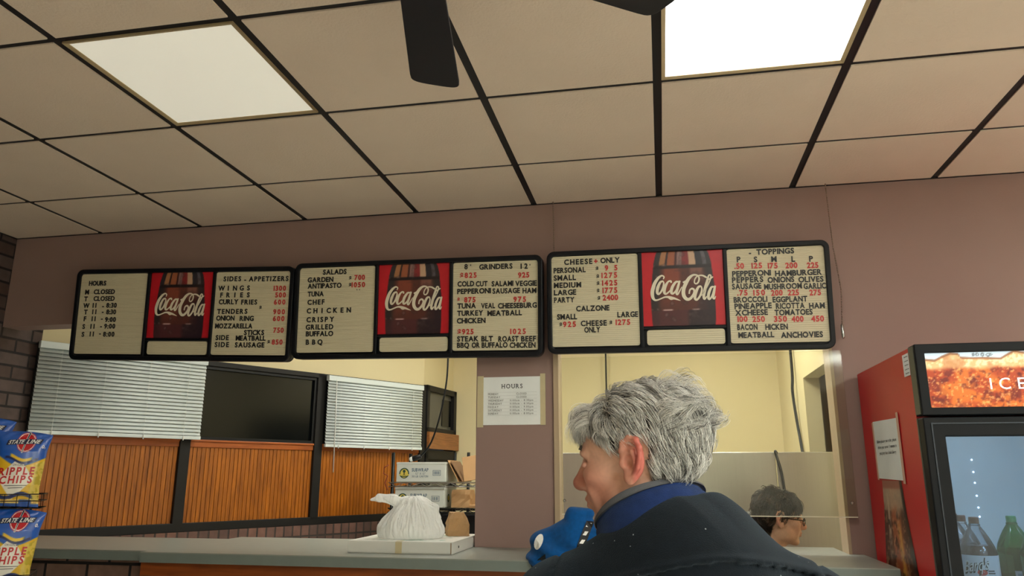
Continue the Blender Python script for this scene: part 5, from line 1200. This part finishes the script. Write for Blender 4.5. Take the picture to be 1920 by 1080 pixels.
keep = np.abs(rp[:, 1]) < .0835; rp, rn = rp[keep], rn[keep]
sk = ell_skull((-.018, 0, .042), (.102, .079, .088)); toM = lambda p: p @ HR+HO
def comb_man(p):
    f, l, u = p.T; al = np.abs(l); top = sstep(.075, .115, u); back = sstep(-.03, -.09, f); front = sstep(.02, .06, f)
    d = np.stack([-.50+0*f, np.sign(l)*.15, -1+0*f], -1)
    d = d*(1-top[:, None])+np.stack([np.where(f > .035, 1.0, -.75), np.sign(l)*.55, -.2+0*f], -1)*top[:, None]
    d += (front*(1-top))[:, None]*np.array([.28, 0, 0])
    bk = np.stack([-.35+0*f, l*4, -1+0*f], -1); d = d*(1-back[:, None]*.6)+bk*back[:, None]*.6
    low = sstep(.0, -.06, u)*sstep(-.03, -.06, f); d += low[:, None]*np.array([.45, 0, -.2])
    fr_ = sstep(.075, .09, f)*sstep(.06, .08, u); d += fr_[:, None]*np.array([.7, .2, -.5])
    return d
def len_man(p):
    f, l, u = p.T; return .030+.026*sstep(.05, .11, u)+.012*sstep(-.05, -.09, f)-.012*sstep(.0, -.06, u)+.008*sstep(.06, .09, f)
def col_man(p, c, r):
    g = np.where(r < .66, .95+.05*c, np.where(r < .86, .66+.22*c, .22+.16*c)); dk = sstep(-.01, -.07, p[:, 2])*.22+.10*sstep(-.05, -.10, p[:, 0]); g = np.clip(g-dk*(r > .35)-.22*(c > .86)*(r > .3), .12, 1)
    return np.stack([g, g*.99, g*.975], -1)
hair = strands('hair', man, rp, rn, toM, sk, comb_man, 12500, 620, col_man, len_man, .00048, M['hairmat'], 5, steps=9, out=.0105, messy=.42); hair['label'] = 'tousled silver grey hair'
# flicked locks at the crown and back, and the fringe over the brow
bkm = rp[(rp[:, 0] < -.055) & (rp[:, 2] > .035)]; bn = rn[(rp[:, 0] < -.055) & (rp[:, 2] > .035)]
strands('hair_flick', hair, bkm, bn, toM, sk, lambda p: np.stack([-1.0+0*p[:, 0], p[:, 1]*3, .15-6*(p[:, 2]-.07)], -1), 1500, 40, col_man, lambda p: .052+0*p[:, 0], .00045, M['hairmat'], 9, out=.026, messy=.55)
frm = (rp[:, 0] > .052) & (rp[:, 2] > .07)
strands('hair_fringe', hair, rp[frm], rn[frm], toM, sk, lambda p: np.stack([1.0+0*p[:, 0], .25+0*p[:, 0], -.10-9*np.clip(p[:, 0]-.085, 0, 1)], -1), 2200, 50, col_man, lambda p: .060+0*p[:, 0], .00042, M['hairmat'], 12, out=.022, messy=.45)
bw = RNG.random((70, 2)); br_p = np.stack([.094-.10*(np.abs(.014+.034*bw[:, 0])-.02)**1, (.012+.036*bw[:, 0])*np.where(np.arange(70) % 2, 1, -1), .031+.007*bw[:, 1]], -1)
strands('eyebrow', man, br_p, br_p*0, toM, ell_skull((.03, 0, 0), (.066, .07, .09)), lambda p: np.stack([-.2+0*p[:, 0], np.sign(p[:, 1]), .1+0*p[:, 0]], -1), 480, 50, lambda p, c, r: np.stack([.20+.25*c]*3, -1)*[1, .95, .9], lambda p: .015+0*p[:, 0], .0006, M['hairmat'], 3, steps=4, out=.004, messy=.25)
def eye(parent, p, fwd, r=.0118):
    mb = MB(); n = 14; fwd = Vector(fwd).normalized(); rot = Vector((0, 0, 1)).rotation_difference(fwd).to_matrix(); vs = []; cs = []; fs = []
    for i in range(n+1):
        th = math.pi*i/n
        for k in range(18):
            a = 2*math.pi*k/18; vs.append(Vector(p)+rot @ (Vector((math.sin(th)*math.cos(a), math.sin(th)*math.sin(a), math.cos(th)))*r)); cs.append((.02, .015, .01) if i < 2 else (.10, .07, .05) if i < 4 else (.7, .66, .6))
    for i in range(n):
        for k in range(18): l = (k+1) % 18; fs.append((i*18+k, i*18+l, (i+1)*18+l, (i+1)*18+k))
    return raw_mesh('eye', vs, fs, M['eyemat'], parent, True, cols=cs)
for q in (1, -1): eye(man, toM(np.array([.0785, .031*q, .0045])), HR.T @ np.array([1, 0, -.35]))
# jacket: shell around the torso and arms, with a yoke seam across the back
J = Field(axis(-.50, .50, .0045), axis(-.46, .46, .0045), np.concatenate([np.arange(.78, 1.10, .012), np.arange(1.10, ZC+.02, .004)]))
J.cap(NB, RJ, .082, .083, .03); J.cap(NB, LJ, .080, .080, .03); J.cap(LJ, RJ, .085, None, .05)
J.ell(CH+np.array([0, 0, .03]), (.185, .185, .24), .06); J.cap(CH, PEL, .165, .175, .06); J.cap(PEL, PEL+np.array([0, 0, -.09]), .18, .185, .03)
UB = ml((.02, -2.18, ZC-.185)); J.ell(UB, (.12, .11, .11), .06)
for A_, B_, C_ in ((LJ, LE, LW), (RJ, RE, RW)): J.cap(A_, B_, .080, .064, .03); J.cap(B_, C_, .064, .05, .03)
NN = unit(ml((-.35, .34, .87))-ml((0, 0, 0))); e1 = unit(np.cross(NN, [0, 0, 1])); e2 = np.cross(NN, e1)
J.cap(NB+np.array([0, 0, .0]), C0-NN*.098, .100, .118, .05)
wx, wy, wz = (ml((1, 0, 0))-ml((0, 0, 0)), ml((0, 1, 0))-ml((0, 0, 0)), None)
def seams(X, Y, Z):
    p = X-ml((0, 0, 0))[0], Y-ml((0, 0, 0))[1]; x = p[0]*wx[0]+p[1]*wx[1]; y = p[0]*wy[0]+p[1]*wy[1]    # back to room axes
    zy = ZC-.126-.60*np.abs(x-.045)**1.6*(1+0*x)-.02*np.clip(-x-.0, 0, 1); back = np.clip((-2.13-y)/.03, 0, 1)
    yoke = np.where(Z < zy, .006, 0)-.0045*np.exp(-((Z-zy-.006)/.005)**2); xa = .205-.10*(Z-(ZC-.19))+.0*x; xb = -.228+.12*(Z-(ZC-.19))
    arm = (np.exp(-((x-xa)/.0035)**2)*.006+np.exp(-((x-xb)/.0035)**2)*.006)*np.clip((ZC-.10-Z)/.02, 0, 1)
    fold = .004*np.sin(x*26+Z*14+2*np.sin(Z*20))*np.clip((ZC-.12-Z)/.1, 0, 1)+.0025*np.sin(x*60+Z*40)*np.clip((ZC-.17-Z)/.05, 0, 1)
    return yoke*back+arm+fold
J.disp(seams); J.ell(C0+NN*.024, (.165, .155, .062), .012, 's', R=np.stack([e1, e2, NN])); J.cap(C0+NN*.05, C0+NN*.14, .11, .12, .01, 's')
V, Q = J.mesh(); jk = raw_mesh('jacket', V, Q, M['wool'], man, True); jk['label'] = 'black navy wool jacket dotted with lint'
def collar(name, m, h0, h1, r_in, th, flare, n=72, rows=10, wob=.0):
    vs = []; fs = []
    for side in (0, 1):
        for i in range(rows+1):
            t = i/rows; h = h0+(h1-h0)*t
            for k in range(n):
                a = 2*math.pi*k/n; rr = (r_in+th*side*(1-.35*(t > .85))+flare*(t-.5)+wob*math.sin(3*a+1)*t)
                p = C0+NN*(h+.004*math.sin(2*a+.5)*t)+e1*math.cos(a)*rr*1.06+e2*math.sin(a)*rr*.94; vs.append(p)
    R_ = rows+1
    for side in (0, 1):
        for i in range(rows):
            for k in range(n):
                l = (k+1) % n; b = side*R_*n; q = (b+i*n+k, b+i*n+l, b+(i+1)*n+l, b+(i+1)*n+k); fs.append(q if side else q[::-1])
    for k in range(n):
        l = (k+1) % n; fs.append((rows*n+k, rows*n+l, R_*n+rows*n+l, R_*n+rows*n+k)); fs.append((k, R_*n+k, R_*n+l, l))
    return raw_mesh(name, vs, fs, m, man, True)
co = collar('fleece_collar', M['fleece'], -.066, -.004, .092, .012, -.006, wob=.002); co['label'] = 'navy blue fleece collar'
tm = collar('collar_trim', M['trim'], -.006, .003, .0895, .0115, .0, rows=3); tm['label'] = 'grey collar edging'
T_ = Field(axis(-.4, .4, .012), axis(-.4, .4, .012), axis(.02, .95, .012)); T_.cap(PEL, PEL+np.array([0, 0, -.05]), .135, .14, .03)
for Hh, kx in ((Lh, -.14), (Rh, .08)):
    K = ml((kx, -1.99, .50)); A = ml((kx, -2.03, .09)); T_.cap(Hh, K, .105, .075, .03); T_.cap(K, A, .075, .065, .02)
V, Q = T_.mesh(); raw_mesh('trousers', V, Q, M['trouser'], man, True)
for kx in (-.14, .08):
    A = ml((kx, -2.03, 0)); S = Field(axis(A[0]-.2, A[0]+.2, .006), axis(A[1]-.2, A[1]+.2, .006), axis(-.012, .13, .006)); u_ = fw/np.linalg.norm(fw)
    S.cap(A+np.array([0, 0, .055]), A+u_*.14+np.array([0, 0, .042]), .054, .045, .02); S.cap(A+np.array([0, 0, .06])-u_*.02, A+np.array([0, 0, .09]), .05, .048, .02); S.f = np.maximum(S.f, -(S.ax[2][None, None, :]-.001)).astype(np.float32)
    V, Q = S.mesh(); raw_mesh('shoe', V, Q, M['shoe'], man, True)

# -- blue cloth bundle beside him, slumped over the counter edge
M['bluecloth'] = mat_wool('bright blue fleece cloth', (10, 92, 168), False)
F = Field(axis(-.20, .22, .004), axis(-.16, .14, .004), axis(-.20, .20, .004))
F.ell((-.03, 0, -.01), (.115, .085, .10), .03); F.ell((.06, 0, .045), (.12, .08, .095), .04); F.ell((.0, -.02, -.06), (.10, .06, .10), .03); F.cap((.03, -.02, .135), (.10, -.01, .140), .030, .024, .012); F.ell((.12, .0, -.02), (.09, .07, .12), .03)
F.disp(lambda X, Y, Z: .007*np.sin(X*42+Z*30+2*np.sin(Z*31))+.004*np.sin(X*30-Z*70)); F.f = np.where((F.ax[1][None, :, None] > -.045), np.maximum(F.f, -(F.ax[2][None, None, :]+.028)), F.f).astype(np.float32)
F.f = np.maximum(F.f, F.ax[1][None, :, None]-.125).astype(np.float32)
V, Q = F.mesh(); bl = raw_mesh('cloth_bundle', V, Q, M['bluecloth'], None, True, loc=(-.425, -.455, TOP+.030)); tag(bl, 'bright blue cloth bundle with a round white patch on the counter edge beside the man', 'cloth bundle')
def surf(x, z):
    k = (np.abs(V[:, 0]-x)+np.abs(V[:, 2]-z)*1.0+(V[:, 1]+.2)*.05); return V[k.argmin()]
def on_bundle(pts, off=.003):
    return [Vector((x, surf(x, z)[1]-off, z)) for x, z in pts]
P = on_bundle([(-.092+.018*math.cos(a), .040+.026*math.sin(a)+.010*math.cos(a)) for a in [2*math.pi*k/16 for k in range(16)]], .007); raw_mesh('round_patch', [sum(P, Vector())/16-Vector((0, .006, 0))]+P, [(0, 1+k, 1+(k+1) % 16) for k in range(16)], M['whiteprint'], bl)
st_ = []; F_ = []
for i in range(8):
    t = i/7; x, z = .105-.055*t, .118-.145*t; pp = on_bundle([(x-.014, z), (x+.014, z-.004)], .004); st_ += pp
    if i: F_.append((2*i-2, 2*i-1, 2*i+1, 2*i))
raw_mesh('dark_strip', st_, F_, M['black'], bl)
for i in range(5):
    t = (i+.5)/5; x, z = .105-.055*t, .118-.145*t; raw_mesh('white_mark', on_bundle([(x-.011, z-.006), (x+.002, z-.008), (x+.011, z+.006), (x-.002, z+.007)], .0055), [(0, 1, 2, 3)], M['whiteprint'], bl)
ds = on_bundle([(-.125, -.045), (-.09, -.025), (-.062, .0), (-.062, -.022), (-.075, -.045), (-.115, -.062)], .0035); raw_mesh('dark_patch', ds, [(0, 1, 2), (0, 2, 3), (0, 3, 4), (0, 4, 5)], M['black'], bl)

# -- the dark haired person with glasses behind the counter, seated low
WO = np.array([.500, .47, ZC-.205]); WA = math.radians(4)
wm = empty('person', (WO[0], WO[1], 0), WA, 'dark haired person with glasses behind the counter, in profile facing right', 'person')
pw = math.radians(-8); WR = np.array([[math.cos(pw), 0, math.sin(pw)], [0, 1, 0], [-math.sin(pw), 0, math.cos(pw)]]); WH = np.array([0, 0, WO[2]])
F = Field(axis(-.40, .55, .012, -.13, .14, .003), axis(-.36, .36, .012, -.115, .115, .003), axis(-.03, WO[2]+.16, .012, WO[2]-.15, WO[2]+.14, .003))
WS = 1.0; head_prims(F, WH, WR, WS, False)
sh = WO[2]-.235; F.cap(WH+np.array([-.01, 0, -.05]), (-.05, 0, sh+.05), .048, .05, .02); F.cap((-.05, .15, sh), (-.05, -.15, sh), .045, None, .04); F.ell((-.05, 0, sh-.14), (.10, .14, .20), .05); F.cap((-.05, 0, sh-.2), (-.06, 0, .56), .11, .13, .04)
for q in (1, -1):
    F.cap((-.05, .165*q, sh), (.02, .20*q, sh-.22), .042, .034, .02); F.cap((.02, .20*q, sh-.22), (.22, .14*q, sh-.20), .034, .026, .02); hand(F, (.22, .14*q, sh-.20), (1, -.2*q, 0), q, (0, 0, -1))
    F.cap((-.05, .09*q, .55), (.34, .10*q, .52), .085, .06, .03); F.cap((.34, .10*q, .52), (.30, .10*q, .09), .056, .038, .02); F.cap((.30, .1*q, .05), (.44, .1*q, .04), .04, .035, .02)
V, Q = F.mesh(); HLw = (V-WH) @ WR.T
def wom_hair(f, l, u):
    fm = np.interp(u, [-.10, -.03, .01, .02, .05, .07, .13], [-.045, -.035, -.028, .012, .052, .085, .09]); return sstep(-.004, .004, fm-f)*sstep(-.095, -.088, u)*(1-sstep(0, .002, np.abs(l)-.0835))
raw_mesh('body', V, Q, M['skin'], wm, True, cols=skin_cols(HLw, (222, 178, 150), (30, 23, 20), wom_hair, red=.35))
hnw = mesh_normals(V, Q) @ WR.T; hm = (wom_hair(*HLw.T) > .5) & (np.abs(HLw[:, 1]) < .083); wrp, wrn = HLw[hm], hnw[hm]; toWm = lambda p: p @ WR+WH
def comb_w(p):
    f, l, u = p.T; top = sstep(.06, .11, u); d = np.stack([-.35+.75*sstep(.0, .06, f), np.sign(l)*.4, -1+0*f], -1)
    return d*(1-top[:, None])+np.stack([np.where(f > .0, 1., -.8), np.sign(l)*.7, -.2+0*f], -1)*top[:, None]
def col_w(p, c, r): g = np.where((r < .5) & (c > .8), .42, .10+.12*c); return np.stack([g, g*.80, g*.66], -1)
hw_ = strands('hair', wm, wrp, wrn, toWm, sk, comb_w, 4200, 170, col_w, lambda p: .055+.02*sstep(.03, .09, p[:, 0]), .0012, M['hairmat'], 21, out=.016, messy=.6); hw_['label'] = 'short dark brown hair with lighter streaks'
Bn = Field(axis(-.05, .05, .003), axis(-.05, .05, .003), axis(-.05, .05, .003)); Bn.ell((0, 0, 0), (.030, .030, .026), .01); Bn.disp(lambda X, Y, Z: .003*np.sin(np.arctan2(Z, X)*7+Y*90)); V, Q = Bn.mesh()
raw_mesh('hair_bun', V+toWm(np.array([[-.128, 0, -.005]])), Q, mat('dark brown hair', (48, 36, 30), .5, var=.4, scale=60, stretch=(1, 1, 6)), hw_, True)
gl = MB(); toV = lambda p: Vector(toWm(np.array(p)))
for q in (1, -1):
    rm = [toV((.108-.10*abs(abs(.032+.022*math.cos(a))-.01)*1.2*.5, (.032+.022*math.cos(a))*q, .002+.017*math.sin(a))) for a in [2*math.pi*k/20 for k in range(20)]]; gl.tube(rm, .0022, 6, closed=True)
    gl.tube([toV((.104, .054*q, .008)), toV((.09, .068*q, .009)), toV((.03, .078*q, .008)), toV((-.01, .083*q, .012))], .002, 6)
gl.tube([toV((.107, .010, .004)), toV((.111, 0, .007)), toV((.107, -.010, .004))], .002, 6); gl.build('glasses_frame', M['black'], wm, smooth=True)
for q in (1, -1): eye(wm, toWm(np.array([.0815, .031*q, .0045])), WR.T @ np.array([1, 0, -.2]))
Sw = Field(axis(-.32, .34, .006), axis(-.34, .34, .006), axis(.5, WO[2]-.06, .006)); Sw.cap((-.05, .15, sh), (-.05, -.15, sh), .058, None, .04); Sw.ell((-.05, 0, sh-.14), (.118, .16, .21), .05); Sw.cap((-.05, 0, sh-.2), (-.06, 0, .62), .128, .145, .04); Sw.cap((-.05, 0, sh+.03), (-.05, 0, sh-.1), .066, .08, .03)
for q in (1, -1): Sw.cap((-.05, .165*q, sh), (.02, .20*q, sh-.20), .058, .052, .02)
V, Q = Sw.mesh(); raw_mesh('shirt', V, Q, mat('dark grey shirt', (62, 64, 72), .9), wm, True)
Tw = Field(axis(-.26, .52, .01), axis(-.28, .28, .01), axis(.02, .74, .01))
for q in (1, -1): Tw.cap((-.05, .09*q, .56), (.34, .10*q, .52), .10, .075, .03); Tw.cap((.34, .10*q, .52), (.30, .10*q, .10), .072, .062, .02)
V, Q = Tw.mesh(); raw_mesh('trousers', V, Q, M['trouser'], wm, True)
for q in (1, -1):
    S = Field(axis(.18, .56, .008), axis(.1*q-.1, .1*q+.1, .008), axis(-.016, .14, .008)); S.cap((.29, .1*q, .05), (.44, .1*q, .042), .052, .045, .02); S.f = np.maximum(S.f, -(S.ax[2][None, None, :]-.001)).astype(np.float32)
    V, Q = S.mesh(); raw_mesh('shoe', V, Q, M['shoe'], wm, True)
sl_ = empty('stool', (WO[0]-.06, WO[1], 0), WA, 'black stool under the person with glasses', 'stool')
MB().lathe([(.02, .38), (.165, .385), (.17, .405), (.16, .422), (.02, .428)], (0, 0, 0), 24).build('seat', M['black'], sl_, smooth=True)
for k in range(4):
    a = math.pi/4+k*math.pi/2; MB().tube([(.12*math.cos(a), .12*math.sin(a), .385), (.17*math.cos(a), .17*math.sin(a), 0)], .012, 8).build('leg', M['chrome'], sl_, smooth=True)
